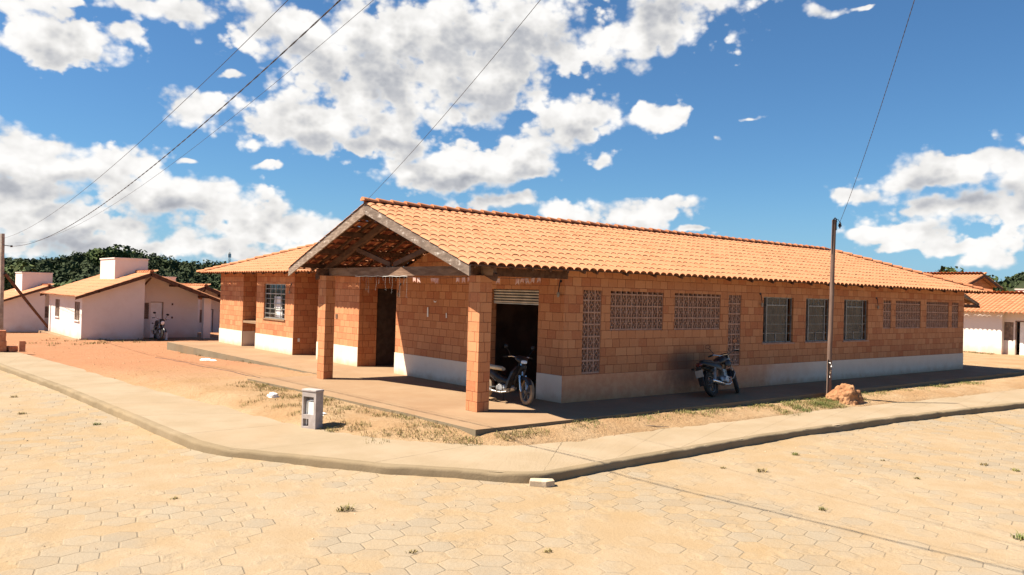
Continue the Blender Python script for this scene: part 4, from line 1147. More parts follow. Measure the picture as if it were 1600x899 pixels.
tag(mb.build('stick', 'bark', smooth=True), 'thin bare stick lying on the dirt in front of the long wall', 'stick')
mb = MB(); pts = []
for k in range(60):
    t = k/59; y = 17.5+(6.9-17.5)*t; x = -3.72-.1*t+.05*math.sin(t*9); pts.append((x, y, ground_z(x, y)+.012))
mb.tube(pts, .006, 5); tag(mb.build('wire', 'cable_black', smooth=True), 'dark wire lying across the red dirt toward the porch slab', 'wire')

# papers in the left window, scraps, bunting, hanging lights
mb = MB()
def sheet(mb, x, y0, y1, z0, z1, s=.008, n=5):
    for k in range(n):
        za, zb = z0+(z1-z0)*k/n, z0+(z1-z0)*(k+1)/n
        mb.quad((x+s*math.sin(k*1.3), y0+.01*math.sin(k*2.), za), (x+s*math.sin(k*1.7+1), y1, za), (x+s*math.sin(k*1.7+2.7), y1, zb), (x+s*math.sin(k*1.3+1.3), y0+.01*math.sin(k*2.+2), zb))
sheet(mb, .095, 15.42, 16.12, 1.62, 2.06); tag(mb.build('paper_sheet', 'paper'), 'larger white paper sheet hanging behind the barred front window', 'paper')
mb = MB(); sheet(mb, .100, 15.38, 16.0, 1.29, 1.58, .008, 4); tag(mb.build('paper_sheet', 'paper'), 'smaller curled white paper below the larger one in the barred window', 'paper')
for (y, z, w_, h_, lab) in ((5.46, 1.83, .035, .26, 'longest thin white paper strip stuck on the shaded porch wall'), (5.12, 2.13, .12, .05, 'white bow-shaped paper scrap high on the shaded porch wall'), (4.56, 1.77, .025, .13, 'short white paper strip on the shaded porch wall nearest the right pillar')):
    mb = MB()
    if w_ > .1: mb.quad((-.012,y-.07,z+.02),(-.012,y,z-.01),(-.012,y,z-.03),(-.012,y-.05,z-.02)); mb.quad((-.012,y,z-.01),(-.012,y+.07,z+.03),(-.012,y+.05,z-.02),(-.012,y,z-.03))
    else: mb.quad((-.014,y-w_,z-h_/2),(-.014,y+w_,z-h_/2),(-.02,y+w_*.8,z+h_/2),(-.02,y-w_*.8,z+h_/2))
    tag(mb.build('paper_scrap', 'paper'), lab, 'paper')
def bunting(p, q, sag, spots, label, seed):
    p, q = Vector(p), Vector(q); rnd = random.Random(seed)
    e = empty('bunting', p, 0, label, 'bunting', 'festive bunting of the porch')
    def at(t): return (q-p)*t - Vector((0,0,4*sag*t*(1-t)))
    mb = MB(); mb.tube([at(k/16) for k in range(17)], .004, 5); mb.build('string', 'cable_black', e)
    d_ = (q-p).normalized()
    for t in spots:
        c = at(t); w_ = .055; h_ = rnd.uniform(.10, .14); tl = Vector((rnd.uniform(-.03,.03), rnd.uniform(-.03,.03), 0))
        f = MB(); a, b = c-d_*w_, c+d_*w_; dn = Vector((0,0,-h_))
        f.quad(a, c, c+dn*.62+tl*.6, a+dn+tl); f.quad(c, b, b+dn+tl, c+dn*.62+tl*.6)
        f.build('flag', 'pink_paper', e)
bunting((-2.42, 3.3, 2.735), (-2.30, .18, 2.72), .04, [.28,.33,.50,.53,.56,.80,.86,.92,.97], 'pink paper bunting strung under the porch beam', 3)
bunting((-2.2, -.20, 2.70), (-.02, .02, 2.86), .05, [.08,.34,.41,.46,.55,.64,.9], 'pink paper bunting strung from the right pillar to the wall corner', 5)
e = empty('hanging_string_lights', (-2.43, 3.6, 2.735), 0, 'string of dangling unlit icicle lights hanging under the porch beam', 'string lights')
mb = MB(); rnd = random.Random(11)
mb.tube([(0, -.95+k*.19, -.01+.006*math.sin(k*2)) for k in range(14)], .005, 5); mb.build('wire', 'white_plastic', e)
for k in range(15):
    y = -.93+k*.16+rnd.uniform(-.05,.05); L = rnd.choice([.12,.2,.28,.36,.5,.42]); mb = MB()
    mb.tube([(0, y, -.01), (rnd.uniform(-.02,.02), y+rnd.uniform(-.02,.02), -L*.5), (rnd.uniform(-.02,.02), y+rnd.uniform(-.03,.03), -L)], .0022, 4)
    for j in range(int(L/.055)): mb.lathe([(0,.009),(.006,0),(0,-.009)], (rnd.uniform(-.012,.012), y+rnd.uniform(-.012,.012), -.05-j*.055), (0,0,1), 6)
    mb.build('light_strand', 'faint_wire', e)

# ------------------------------------------------------------------ motorcycles
def wheel(parent, x, r, wt, tyre_m='black_rubber', spokes=6, y=0., rz=0.):
    mb = MB(); R_ = r; t = wt
    mb.lathe([(R_-t*1.0, -t*.42), (R_-t*.45, -t*.5), (R_-t*.12, -t*.38), (R_, -t*.12), (R_, t*.12), (R_-t*.12, t*.38), (R_-t*.45, t*.5), (R_-t*1.0, t*.42)], (0,0,0), (0,1,0), 36, True)
    ty = mb.build('tyre', tyre_m, parent, smooth=True); ty.location = (x, y, r); ty.rotation_euler = (0, 0, rz)
    mb = MB(); ri = R_-t*.95
    mb.lathe([(ri, -t*.36), (ri-.022, -t*.3), (ri-.028, 0), (ri-.022, t*.3), (ri, t*.36)], (0,0,0), (0,1,0), 36, True)
    mb.lathe([(0, -.055), (.045, -.055), (.05, -.02), (.05, .02), (.045, .055), (0, .055)], (0,0,0), (0,1,0), 18)
    for k in range(spokes):
        th = 2*math.pi*k/spokes; c, s_ = math.cos(th), math.sin(th)
        mb.beam((c*.03, 0, s_*.03), (c*(ri-.015), 0, s_*(ri-.015)), .022, .03, (0,1,0))
    mb.lathe([(.065,.03),(.11,.03),(.11,.036),(.065,.036)], (0,0,0), (0,1,0), 20, True)
    rm = mb.build('rim', 'grey_paint' if spokes < 9 else 'engine_metal', parent, smooth=False); rm.location = (x, y, r); rm.rotation_euler = (0, 0, rz)
def motorcycle(name, loc, rz, lean, label, group=None):
    e = empty(name, loc, 0, label, 'motorcycle', group); e.rotation_euler = (R(lean), 0, rz); e.rotation_mode = 'XYZ'
    r = .305; xf, xr = .66, -.64
    st = R(24)
    def B_(m_, n_, mt, **k): return m_.build(n_, mt, e, **k)
    wheel(e, xr, r, .105); wheel(e, xf, r, .09, rz=st)
    mb = MB()  # frame
    mb.tube([(.36,0,.80), (.30,0,.62), (.22,0,.36), (.02,0,.27), (-.25,0,.30)], .02, 8)
    mb.tube([(.36,0,.86), (.1,0,.80), (-.15,0,.70), (-.3,0,.48), (-.25,0,.30)], .02, 8)
    for s_ in (1, -1):
        mb.tube([(-.15,s_*.09,.70), (-.5,s_*.10,.76), (-.82,s_*.09,.80)], .014, 8)
        mb.tube([(-.28,s_*.11,.36), (-.5,s_*.12,.33), (-.66,s_*.12,.305)], .020, 8)
        mb.tube([(-.30,s_*.10,.40), (-.34,s_*.16,.36)], .012, 6); mb.tube([(-.30,s_*.17,.33), (-.10,s_*.17,.30)], .014, 6)
    B_(mb, 'frame', 'black_paint', smooth=True)
    mb = MB()  # engine
    mb.loft([(-.22,0,.36,.09,.06), (-.18,0,.37,.13,.11), (.0,0,.37,.14,.12), (.10,0,.38,.11,.10), (.16,0,.38,.07,.06)], 14)
    mb.lathe([(0,.14),(.08,.14),(.095,.11),(.10,.06)], (-.02,0,.36), (0,1,0), 20); mb.lathe([(0,-.165),(.075,-.165),(.095,-.13),(.10,-.06)], (-.03,0,.36), (0,1,0), 20)
    for k in range(6): z = .46+k*.03; mb.box(.02,.17,-.085,.085,z,z+.014)
    mb.box(.04,.15,-.06,.06,.45,.64)
    B_(mb, 'engine', 'engine_metal')
    mb = MB(); mb.loft([(.40,0,.83,.03,.03), (.37,0,.85,.08,.07), (.26,0,.87,.135,.10), (.10,0,.865,.15,.11), (-.04,0,.83,.12,.09), (-.12,0,.80,.07,.05)], 18)
    for s_ in (1,-1): mb.loft([(.40,s_*.13,.74,.02,.05), (.34,s_*.145,.76,.035,.09), (.22,s_*.14,.76,.03,.09), (.12,s_*.12,.76,.015,.06)], 12)
    tk = B_(mb, 'fuel_tank', 'black_paint', smooth=True)
    mb = MB(); mb.lathe([(0,.015),(.04,.015),(.045,0)], (.17,0,.97), (0,0,1), 14); mb.build('filler_cap', 'chrome', tk)
    mb = MB(); mb.loft([(-.06,0,.80,.08,.04), (-.14,0,.81,.12,.055), (-.34,0,.80,.14,.055), (-.52,0,.84,.14,.05), (-.74,0,.875,.11,.045), (-.82,0,.875,.07,.03)], 16); B_(mb, 'seat', 'seat_black', smooth=True)
    mb = MB()
    for s_ in (1,-1): mb.loft([(-.10,s_*.11,.66,.02,.05), (-.22,s_*.13,.68,.03,.10), (-.50,s_*.12,.745,.03,.07), (-.86,s_*.09,.815,.03,.045), (-.95,s_*.05,.835,.02,.03)], 12)
    mb.loft([(-.60,0,.80,.10,.03), (-.9,0,.83,.09,.04), (-1.0,0,.82,.05,.03)], 12)
    B_(mb, 'tail_fairing', 'black_paint', smooth=True)
    mb = MB(); mb.loft([(-1.03,0,.80,.05,.035), (-.98,0,.80,.085,.045), (-.93,0,.80,.08,.04)], 12); B_(mb, 'tail_light', 'red_lens', smooth=True)
    mb = MB(); n = 10   # rear fender
    for s_ in (0,): 
        P_ = [(xr+.36*math.cos(R(a)), .305+.36*math.sin(R(a))) for a in range(70, 171, 10)]
        for k in range(len(P_)-1): mb.quad((P_[k][0],-.075,P_[k][1]),(P_[k+1][0],-.075,P_[k+1][1]),(P_[k+1][0],.075,P_[k+1][1]),(P_[k][0],.075,P_[k][1]))
        q = P_[-1]; mb.box(q[0]-.05,q[0]-.03,-.07,.07,q[1]-.08,q[1]+.35); mb.beam((-1.02,0,.76),(-1.03,0,.50),.10,.02,(1,0,0))
    B_(mb, 'rear_fender', 'black_paint')
    mb = MB(); mb.box(-1.062,-1.052,-.10,.10,.50,.67); B_(mb, 'licence_plate', 'galvanised')
    for s_ in (1,-1):
        mb = MB(); mb.tube([(-.93,s_*.09,.74), (-.95,s_*.17,.735)], .008, 6); mb.loft([(-.99,s_*.20,.735,.03,.02), (-.95,s_*.20,.735,.04,.03), (-.91,s_*.20,.735,.02,.015)], 10); B_(mb, 'turn_signal', 'black_paint')
    # exhaust on the right-hand side
    mb = MB(); mb.tube([(.15,-.05,.46), (.24,-.09,.40), (.20,-.13,.28), (.04,-.15,.235), (-.22,-.155,.25)], .022, 10); mb.tube([(-.22,-.155,.25), (-.27,-.16,.262), (-.6,-.175,.33), (-.80,-.18,.375), (-.82,-.18,.38)], [.024,.046,.052,.05,.03], 14)
    B_(mb, 'exhaust', 'chrome', smooth=True)
    for s_ in (1,-1):
        mb = MB(); mb.tube([(-.46,s_*.13,.70), (-.63,s_*.14,.36)], .017, 8); 
        for k in range(9): t = k/8; mb.lathe([(.034,.008),(.036,0),(.034,-.008)], Vector((-.47,s_*.13,.67)).lerp(Vector((-.60,s_*.14,.42)), t), (-.17,.01,-.34), 10, True)
        B_(mb, 'shock_absorber', 'engine_metal')
    # fork and steering, turned slightly
    F = bpy.data.objects; 
    def rot(p): 
        v = Vector(p)-Vector((.44,0,0)); c, s_ = math.cos(st), math.sin(st); return (v.x*c - v.y*s_ + .44, v.x*s_ + v.y*c, v.z)
    mb = MB()
    for s_ in (1,-1): mb.tube([rot((.36,s_*.09,.98)), rot((.53,s_*.09,.58))], .019, 10); mb.tube([rot((.53,s_*.09,.60)), rot((.66,s_*.09,.305))], .026, 10)
    mb.beam(rot((.39,-.11,.88)), rot((.39,.11,.88)), .05, .03); mb.beam(rot((.44,-.11,.77)), rot((.44,.11,.77)), .05, .03)
    fk = B_(mb, 'front_fork', 'engine_metal', smooth=True)
    mb = MB(); P_ = [(xf+.345*math.cos(R(a)), .305+.345*math.sin(R(a))) for a in range(25, 161, 9)]
    for k in range(len(P_)-1):
        for (ya, za, yb, zb) in ((-.065,-.03,-.045,0.),(-.045,0.,.045,0.),(.045,0.,.065,-.03)): mb.quad(rot((P_[k][0],ya,P_[k][1]+za)), rot((P_[k+1][0],ya,P_[k+1][1]+za)), rot((P_[k+1][0],yb,P_[k+1][1]+zb)), rot((P_[k][0],yb,P_[k][1]+zb)))
    B_(mb, 'front_fender', 'black_paint', smooth=True)
    mb = MB(); mb.loft([(.42,0,.86,.06,.07), (.50,0,.86,.10,.10), (.56,0,.86,.105,.105)], 16); mb.loft([(.40,0,.98,.10,.03),(.48,0,1.0,.12,.05),(.54,0,.97,.10,.05)], 14)
    mb.v = [rot(p) for p in mb.v]; hl = B_(mb, 'headlight_shell', 'black_paint', smooth=True)
    mb = MB(); mb.loft([(.555,0,.86,.098,.098), (.58,0,.86,.08,.08), (.59,0,.86,.03,.03)], 16); mb.v = [rot(p) for p in mb.v]; mb.build('headlight', 'lamp_glass', hl, smooth=True)
    mb = MB(); mb.tube([rot(p) for p in ((.22,-.37,1.02), (.30,-.25,1.05), (.36,-.10,1.0), (.36,.10,1.0), (.30,.25,1.05), (.22,.37,1.02))], .012, 8)
    for s_ in (1,-1): mb.tube([rot((.30,s_*.27,1.07)), rot((.36,s_*.40,1.06))], .006, 6)
    hb = B_(mb, 'handlebar', 'chrome', smooth=True)
    for s_ in (1,-1):
        mb = MB(); mb.tube([rot((.275,s_*.28,1.045)), rot((.21,s_*.385,1.018))], .019, 8); mb.build('grip', 'black_rubber', hb, smooth=True)
        mb = MB(); mb.tube([rot((.31,s_*.24,1.06)), rot((.33,s_*.29,1.17)), rot((.29,s_*.34,1.24))], .007, 6)
        c = rot((.28,s_*.35,1.28)); mb.loft([(c[0]+.03,c[1],c[2],.03,.022), (c[0]+.01,c[1],c[2],.07,.048), (c[0]-.004,c[1],c[2],.072,.05)], 14)
        mr = mb.build('mirror', 'black_paint', hb, smooth=True)
        mb = MB(); mb.loft([(c[0]-.0045,c[1],c[2],.062,.043), (c[0]-.006,c[1],c[2],.062,.043)], 14); mb.build('mirror_glass', 'mirror_face', mr)
    mb = MB()   # crash bar
    for s_ in (1,-1): mb.tube([(.27,s_*.03,.66), (.30,s_*.20,.62), (.30,s_*.25,.50), (.24,s_*.20,.38), (.16,s_*.05,.33)], .012, 8)
    B_(mb, 'crash_bar', 'engine_metal', smooth=True)
    mb = MB(); mb.tube([(-.05,.13,.30), (-.12,.30,.06), (-.11,.33,.015)], .011, 6); B_(mb, 'side_stand', 'black_paint')
    return e
moto = motorcycle('motorcycle', (4.80, -.84, .010), R(9), -17, 'black street motorcycle with a licence plate leaning on its stand by the long shaded wall', 'parked street motorcycles')
kids_index()
m2 = copy_tree(moto); m2.location = (-.72, 28.25, ground_z(-.72, 28.25)+.015); m2.rotation_euler = (R(-9), 0, R(-98)); m2['label'] = 'distant motorcycle parked at the porch of the left white house'
def scooter(loc, rz, lean):
    e = empty('scooter', loc, 0, 'dark step-through scooter with a cream seat parked in the big doorway behind the right pillar', 'scooter'); e.rotation_euler = (R(lean), 0, rz)
    r = .285; xf, xr = .60, -.62; st = R(-26)
    def B_(m_, n_, mt, **k): return m_.build(n_, mt, e, **k)
    wheel(e, xr, r, .085, 'dusty_rubber', 6); wheel(e, xf, r, .075, 'dusty_rubber', 6, rz=st)
    def rot(p):
        v = Vector(p)-Vector((.40,0,0)); c, s_ = math.cos(st), math.sin(st); return (v.x*c - v.y*s_ + .40, v.x*s_ + v.y*c, v.z)
    mb = MB(); mb.tube([(.36,0,.88), (.28,0,.60), (.12,0,.42), (-.15,0,.42), (-.3,0,.5)], .03, 10)
    for s_ in (1,-1): mb.tube([(-.2,s_*.08,.45), (-.5,s_*.10,.66), (-.85,s_*.08,.74)], .014, 8); mb.tube([(-.2,s_*.10,.32), (-.62,s_*.11,.285)], .02, 8)
    B_(mb, 'frame', 'black_paint', smooth=True)
    mb = MB(); mb.loft([(-.20,0,.30,.08,.06), (-.12,0,.31,.12,.10), (.06,0,.31,.11,.09), (.22,0,.33,.07,.065), (.28,0,.34,.05,.05)], 14)
    mb.lathe([(0,.13),(.075,.13),(.085,.10),(.09,.05)], (-.06,0,.31), (0,1,0), 20); mb.lathe([(0,-.13),(.075,-.13),(.085,-.10),(.09,-.05)], (-.06,0,.31), (0,1,0), 20); B_(mb, 'engine', 'engine_metal')
    mb = MB()   # leg shield
    for s_ in (1,-1):
        prof = [(.44,.05,.84),(.43,.17,.82),(.36,.23,.70),(.28,.25,.50),(.20,.22,.32),(.10,.15,.30)]
        for k in range(len(prof)-1):
            a, b = prof[k], prof[k+1]
            mb.quad((a[0],s_*a[1],a[2]),(b[0],s_*b[1],b[2]),(b[0]-.10,s_*(b[1]-.05),b[2]-.01),(a[0]-.10,s_*max(.01,a[1]-.05),a[2]-.01))
            mb.quad((a[0],s_*a[1],a[2]),(b[0],s_*b[1],b[2]),(b[0]+.03,s_*max(.03,b[1]-.12),b[2]+.02),(a[0]+.05,s_*max(.0,a[1]-.12),a[2]+.02))
    mb.loft([(.30,0,.46,.10,.10), (.38,0,.66,.12,.13), (.46,0,.80,.11,.08), (.50,0,.80,.05,.04)], 14)
    B_(mb, 'leg_shield', 'black_paint', smooth=True)
    mb = MB(); mb.loft([(.26,0,.52,.06,.06), (.05,0,.46,.085,.07), (-.15,0,.52,.10,.09), (-.34,0,.62,.12,.10), (-.60,0,.68,.12,.09), (-.84,0,.74,.08,.06), (-.95,0,.77,.03,.03)], 14); B_(mb, 'body_fairing', 'black_paint', smooth=True)
    mb = MB(); mb.loft([(-.08,0,.72,.07,.03), (-.16,0,.735,.11,.05), (-.4,0,.745,.13,.05), (-.62,0,.785,.13,.045), (-.82,0,.80,.09,.035)], 16); B_(mb, 'seat', 'seat_beige', smooth=True)
    mb = MB(); mb.tube([(-.62,.11,.74), (-.95,.10,.82), (-.98,0,.82), (-.95,-.10,.82), (-.62,-.11,.74)], .012, 8); B_(mb, 'grab_rail', 'engine_metal', smooth=True)
    mb = MB(); mb.loft([(-1.0,0,.70,.06,.035), (-.92,0,.70,.075,.04)], 12); B_(mb, 'tail_light', 'red_lens', smooth=True)
    mb = MB()
    for s_ in (1,-1): mb.tube([rot((.48,s_*.075,.62)), rot((.58,s_*.075,.33)), rot((.61,s_*.07,.285))], [.024,.026,.02], 10)
    mb.tube([rot((.36,0,.95)), rot((.47,0,.62))], .022, 8); B_(mb, 'front_fork', 'chrome', smooth=True)
    mb = MB(); P_ = [(xf+.32*math.cos(R(a)), .285+.32*math.sin(R(a))) for a in range(30, 166, 9)]
    for k in range(len(P_)-1):
        for (ya, za, yb, zb) in ((-.06,-.06,-.04,0.),(-.04,0.,.04,0.),(.04,0.,.06,-.06)): mb.quad(rot((P_[k][0],ya,P_[k][1]+za)), rot((P_[k+1][0],ya,P_[k+1][1]+za)), rot((P_[k+1][0],yb,P_[k+1][1]+zb)), rot((P_[k][0],yb,P_[k][1]+zb)))
    B_(mb, 'front_fender', 'black_paint', smooth=True)
    mb = MB(); mb.loft([(.24,0,.98,.07,.03), (.32,0,.985,.13,.06), (.42,0,.96,.14,.08), (.50,0,.92,.09,.05)], 16); mb.v = [rot(p) for p in mb.v]; hc = B_(mb, 'handlebar_cowl', 'black_paint', smooth=True)
    mb = MB(); mb.loft([(.44,0,.945,.10,.05), (.495,0,.915,.085,.04), (.515,0,.90,.05,.022)], 16, 3.); mb.v = [rot(p) for p in mb.v]; mb.build('headlight', 'lamp_glass', hc, smooth=True)
    mb = MB(); mb.tube([rot(p) for p in ((.20,-.34,1.0), (.28,-.20,1.02), (.32,0,1.0), (.28,.20,1.02), (.20,.34,1.0))], .012, 8); hb = B_(mb, 'handlebar', 'chrome', smooth=True)
    for s_ in (1,-1):
        mb = MB(); mb.tube([rot((.245,s_*.26,1.01)), rot((.19,s_*.355,.998))], .018, 8); mb.build('grip', 'black_rubber', hb, smooth=True)
        mb = MB(); mb.tube([rot((.27,s_*.22,1.03)), rot((.28,s_*.28,1.14)), rot((.25,s_*.32,1.19))], .006, 6)
        c = rot((.24,s_*.33,1.23)); mb.loft([(c[0]+.03,c[1],c[2],.03,.025), (c[0]+.01,c[1],c[2],.06,.048), (c[0]-.004,c[1],c[2],.062,.05)], 14)
        mr = mb.build('mirror', 'black_paint', hb, smooth=True)
        mb = MB(); mb.loft([(c[0]-.0045,c[1],c[2],.054,.043), (c[0]-.006,c[1],c[2],.054,.043)], 14); mb.build('mirror_glass', 'mirror_face', mr)
    mb = MB(); mb.tube([(.18,-.05,.36), (.2,-.11,.26), (0.,-.14,.22), (-.25,-.15,.24)], .018, 8); mb.tube([(-.25,-.15,.24), (-.3,-.155,.26), (-.72,-.16,.36), (-.76,-.16,.37)], [.02,.042,.045,.03], 12); B_(mb, 'exhaust', 'engine_metal', smooth=True)
    mb = MB(); mb.tube([(-.02,-.26,.26), (-.02,.26,.26)], .012, 6)
    for s_ in (1,-1): mb.tube([(-.02,s_*.19,.26), (-.02,s_*.28,.26)], .02, 8)
    B_(mb, 'footpegs', 'black_rubber')
    mb = MB(); mb.tube([(-.12,.09,.26), (-.2,.24,.04), (-.19,.26,.012)], .010, 6); B_(mb, 'side_stand', 'black_paint')
    return e
scooter((-1.10, .67, .006), R(-76), -5)

# ------------------------------------------------------------------ grass, weeds, stones
def blades(name, spots, m_, seed, hmin=.02, hmax=.085, wd=.0045):
    """spots: (x, y, radius, count)"""
    rnd = random.Random(seed); mb = MB(); mb.uv = 1
    for (x, y, rad, cnt) in spots:
        for _ in range(cnt):
            a = rnd.uniform(0, 6.283); q = rad*math.sqrt(rnd.random()); px, py = x+q*math.cos(a), y+q*math.sin(a)
            z = ground_z(px, py) if sd_yard(px, py) > -.05 else (-.2 if sd_yard(px, py) > -1.5 else -.352)
            h = rnd.uniform(hmin, hmax); b = rnd.uniform(0, 6.283); ln = rnd.uniform(.3, 1.5)*h
            d_ = Vector((math.cos(b), math.sin(b), 0)); s_ = Vector((-d_.y, d_.x, 0))*rnd.uniform(.6, 1.3)*wd
            p = Vector((px, py, z-.005)); mid = p + d_*ln*.4 + Vector((0,0,h*.7)); tip = p + d_*ln + Vector((0,0,h*rnd.uniform(.5, 1.05)))
            mb.quad(p-s_, p+s_, mid+s_*.8, mid-s_*.8); mb.tri(mid-s_*.8, mid+s_*.8, tip)
    o = mb.build(name, m_); return o
rnd = random.Random(2)
left_sp = []
for k in range(70):
    t = rnd.random(); y = 7.2 - 8.6*t; x = -4.25 + .45*t - abs(rnd.gauss(0, .28)) - .02
    left_sp.append((x, y, rnd.uniform(.12, .34), int(rnd.uniform(20, 70))))
for k in range(26): left_sp.append((-5.1+rnd.gauss(0,.28), 2.6+rnd.gauss(0,1.6), rnd.uniform(.12,.32), int(rnd.uniform(16,60))))
for (x, y) in ((-4.55,-1.0),(-4.35,-1.35),(-4.75,-.7),(-5.0,.0),(-4.1,-1.75),(-3.95,-2.0),(-3.3,-2.15),(-2.95,-2.2),(-2.6,-2.2)): left_sp.append((x, y, .22, 150))
tag(blades('dry_grass', left_sp, 'dry_grass', 3), 'dry straw coloured grass growing along the porch slab edge', 'grass', kind='stuff')
rt_sp = []
for k in range(130):
    x = rnd.uniform(-2.2, 17.); y = -1.95 - abs(rnd.gauss(0, .22)); dn = 2.2 if 4.0 < x < 8.6 else 1.
    rt_sp.append((x, y - (.25 if 3.5 < x < 8.5 and rnd.random() < .5 else 0), rnd.uniform(.12, .36), int(rnd.uniform(12, 44)*dn)))
for k in range(26): rt_sp.append((6.2+rnd.gauss(0,.9), -2.55+rnd.gauss(0,.12), .24, 80))
for k in range(14): rt_sp.append((7.25+rnd.gauss(0,.25), -2.1+rnd.gauss(0,.14), .18, 80))
tag(blades('grass', rt_sp, 'green_grass', 5, .02, .085), 'patchy green grass on the verge in front of the long wall', 'grass', kind='stuff')
far_sp = [(-3.2+rnd.gauss(0,1.4), 27.5+rnd.gauss(0,1.2), .3, 22) for k in range(26)] + [(34.9-rnd.random()*.5, rnd.uniform(3.9, 7.), .25, 30) for k in range(12)] + [(-1.7-rnd.random()*.5, rnd.uniform(8., 20.), .2, 12) for k in range(16)]
tag(blades('sparse_grass', far_sp, 'dry_grass', 6, .04, .12, .010), 'sparse tufts of grass at the feet of the houses', 'grass', kind='stuff')
tufts = [(-9.23,8.85,'grass tuft on the sandy street nearest the left edge of the photo'), (-9.47,6.02,'second grass tuft of the left street, lower than the one at the photo edge'), (-8.52,3.91,'grass tuft in the street closest to the left kerb'),
 (-8.98,-2.5,'small weed alone on the bare pavers at lower left'), (-7.43,-4.14,'wide flat weed on the pavers in the middle foreground'), (-7.63,-6.01,'tiny weed at the bottom of the photo, left of the centre'),
 (-6.42,-6.78,'dark weed at the bottom of the photo just right of the centre'), (-.87,-5.68,'long flat weed in the street nearest the cable shadow'), (.9,-5.19,'grass tuft in the right street closest to the kerb'),
 (-1.2,-5.19,'small dark weed just off the kerb, left of the long flat weed'), (.84,-7.34,'small weed in the right street between kerb and right photo edge'), (2.96,-8.01,'green tuft at the right edge of the photo in mid street'),
 (-1.42,-9.59,'bright green tuft cut by the lower right edge of the photo'), (3.01,-7.5,'dry weed in the upper right part of the street'), (-2.25,-7.53,'flat weed on the grey sandy patch of the right street'), (1.81,-6.33,'thin upright weed in the right street below the clay lump')]
rnd = random.Random(9)
for i, (x, y, lab) in enumerate(tufts):
    big = (0.9, .9, .8, .5, 1.2, .55, .6, 1.0, .9, .55, .55, .8, 1.1, .8, .7, .5)[i]
    mb = MB(); mb.uv = 1
    for _ in range(int(46*big)):
        a = rnd.uniform(0, 6.283); q = .10*big*math.sqrt(rnd.random()); h = rnd.uniform(.03, .075)*big; b = rnd.uniform(0, 6.283); ln = h*rnd.uniform(.6, 1.8)
        d_ = Vector((math.cos(b), math.sin(b), 0)); s_ = Vector((-d_.y, d_.x, 0))*.005
        p = Vector((q*math.cos(a), q*math.sin(a)*.7, -.004)); mid = p+d_*ln*.4+Vector((0,0,h*.7)); tip = p+d_*ln+Vector((0,0,h*.9))
        mb.quad(p-s_, p+s_, mid+s_, mid-s_); mb.tri(mid-s_, mid+s_, tip)
    o = mb.build('weed_tuft', 'green_grass' if i in (11, 12, 8, 2) else 'dry_grass'); o.location = (x, y, zroad(x, y)); tag(o, lab, 'weed', 'weeds growing between the street pavers')
mat('clod', (.3, .16, .08), .95, varied((.26, .13, .065), (.44, .27, .15), 20., 3), spec=.05)
# pebbles and clods
def pebbles(name, pts, label, m_='stone'):
    mb = MB(); rnd = random.Random(5)
    for (x, y, z, s_) in pts:
        i = len(mb.v); vs = [(1,0,0),(-1,0,0),(0,1,0),(0,-1,0),(0,0,.8),(0,0,-.5)]
        a = rnd.uniform(0, 3); c, q = math.cos(a), math.sin(a); sx, sy = rnd.uniform(.6,1.3), rnd.uniform(.6,1.2)
        mb.v += [(x+s_*(vx*sx*c-vy*sy*q), y+s_*(vx*sx*q+vy*sy*c), z+s_*vz*rnd.uniform(.6,1)) for vx, vy, vz in vs]
        mb.f += [tuple(i+k for k in t) for t in ((0,2,4),(2,1,4),(1,3,4),(3,0,4),(2,0,5),(1,2,5),(3,1,5),(0,3,5))]
    return tag(mb.build(name, m_), label, 'stones', kind='stuff')
rnd = random.Random(21); pb = []
while len(pb) < 520:
    x, y = rnd.uniform(-11, 8), rnd.uniform(-11, 12); sd = sd_yard(x, y)
    if sd > -1.7 or (x+12.2)**2+(y+13.2)**2 < 12: continue
    if rnd.random() > .28 + .72*math.exp(-(-sd-1.6)/1.2): continue
    pb.append((x, y, zroad(x, y)+.002, rnd.choice([.006,.008,.01,.014,.02])))
for k in range(len(OUTER)-1):   # loose grit washed against the kerb
    pass
pebbles('street_grit', pb, 'loose small stones scattered over the sandy street')
pd = []
while len(pd) < 420:
    x, y = rnd.uniform(-8, 16), rnd.uniform(-3.2, 24); sd = sd_yard(x, y)
    if sd < .05 or in_poly(x, y, SLAB) or x > 0 and y > 0: continue
    pd.append((x, y, ground_z(x, y), rnd.choice([.008,.01,.014,.02,.03]) * (1.3 if y > 10 else .7)))
pebbles('dirt_clods', pd, 'small clods and stones scattered over the dirt yard', 'clod')

# ------------------------------------------------------------------ wooded hills and trees
def crown_quads(mb, c, rx, ry, rz, n, s, rnd, lumps=7):
    L = []
    for k in range(lumps):
        u = Vector((rnd.gauss(0,1), rnd.gauss(0,1), rnd.gauss(.25,.8))).normalized()*rnd.uniform(.35,.75); L.append((u, rnd.uniform(.30,.55)))
    for _ in range(n):
        u, lr = rnd.choice(L); d_ = Vector((rnd.gauss(0,1), rnd.gauss(0,1), rnd.gauss(.2,1))).normalized(); p = u + d_*lr*rnd.uniform(.7,1.05)
        p = Vector((c[0]+p.x*rx, c[1]+p.y*ry, c[2]+p.z*rz))
        nn = (d_ + Vector((rnd.gauss(0,.5), rnd.gauss(0,.5), rnd.gauss(0,.5)))).normalized()
        a = nn.orthogonal().normalized(); b = nn.cross(a); th = rnd.uniform(0, 6.283); a, b = a*math.cos(th)+b*math.sin(th), b*math.cos(th)-a*math.sin(th)
        e = s*rnd.uniform(.6,1.3); mb.quad(p-a*e-b*e*.6, p+a*e-b*e*.5, p+a*e*.8+b*e*.6, p-a*e*.7+b*e*.55)
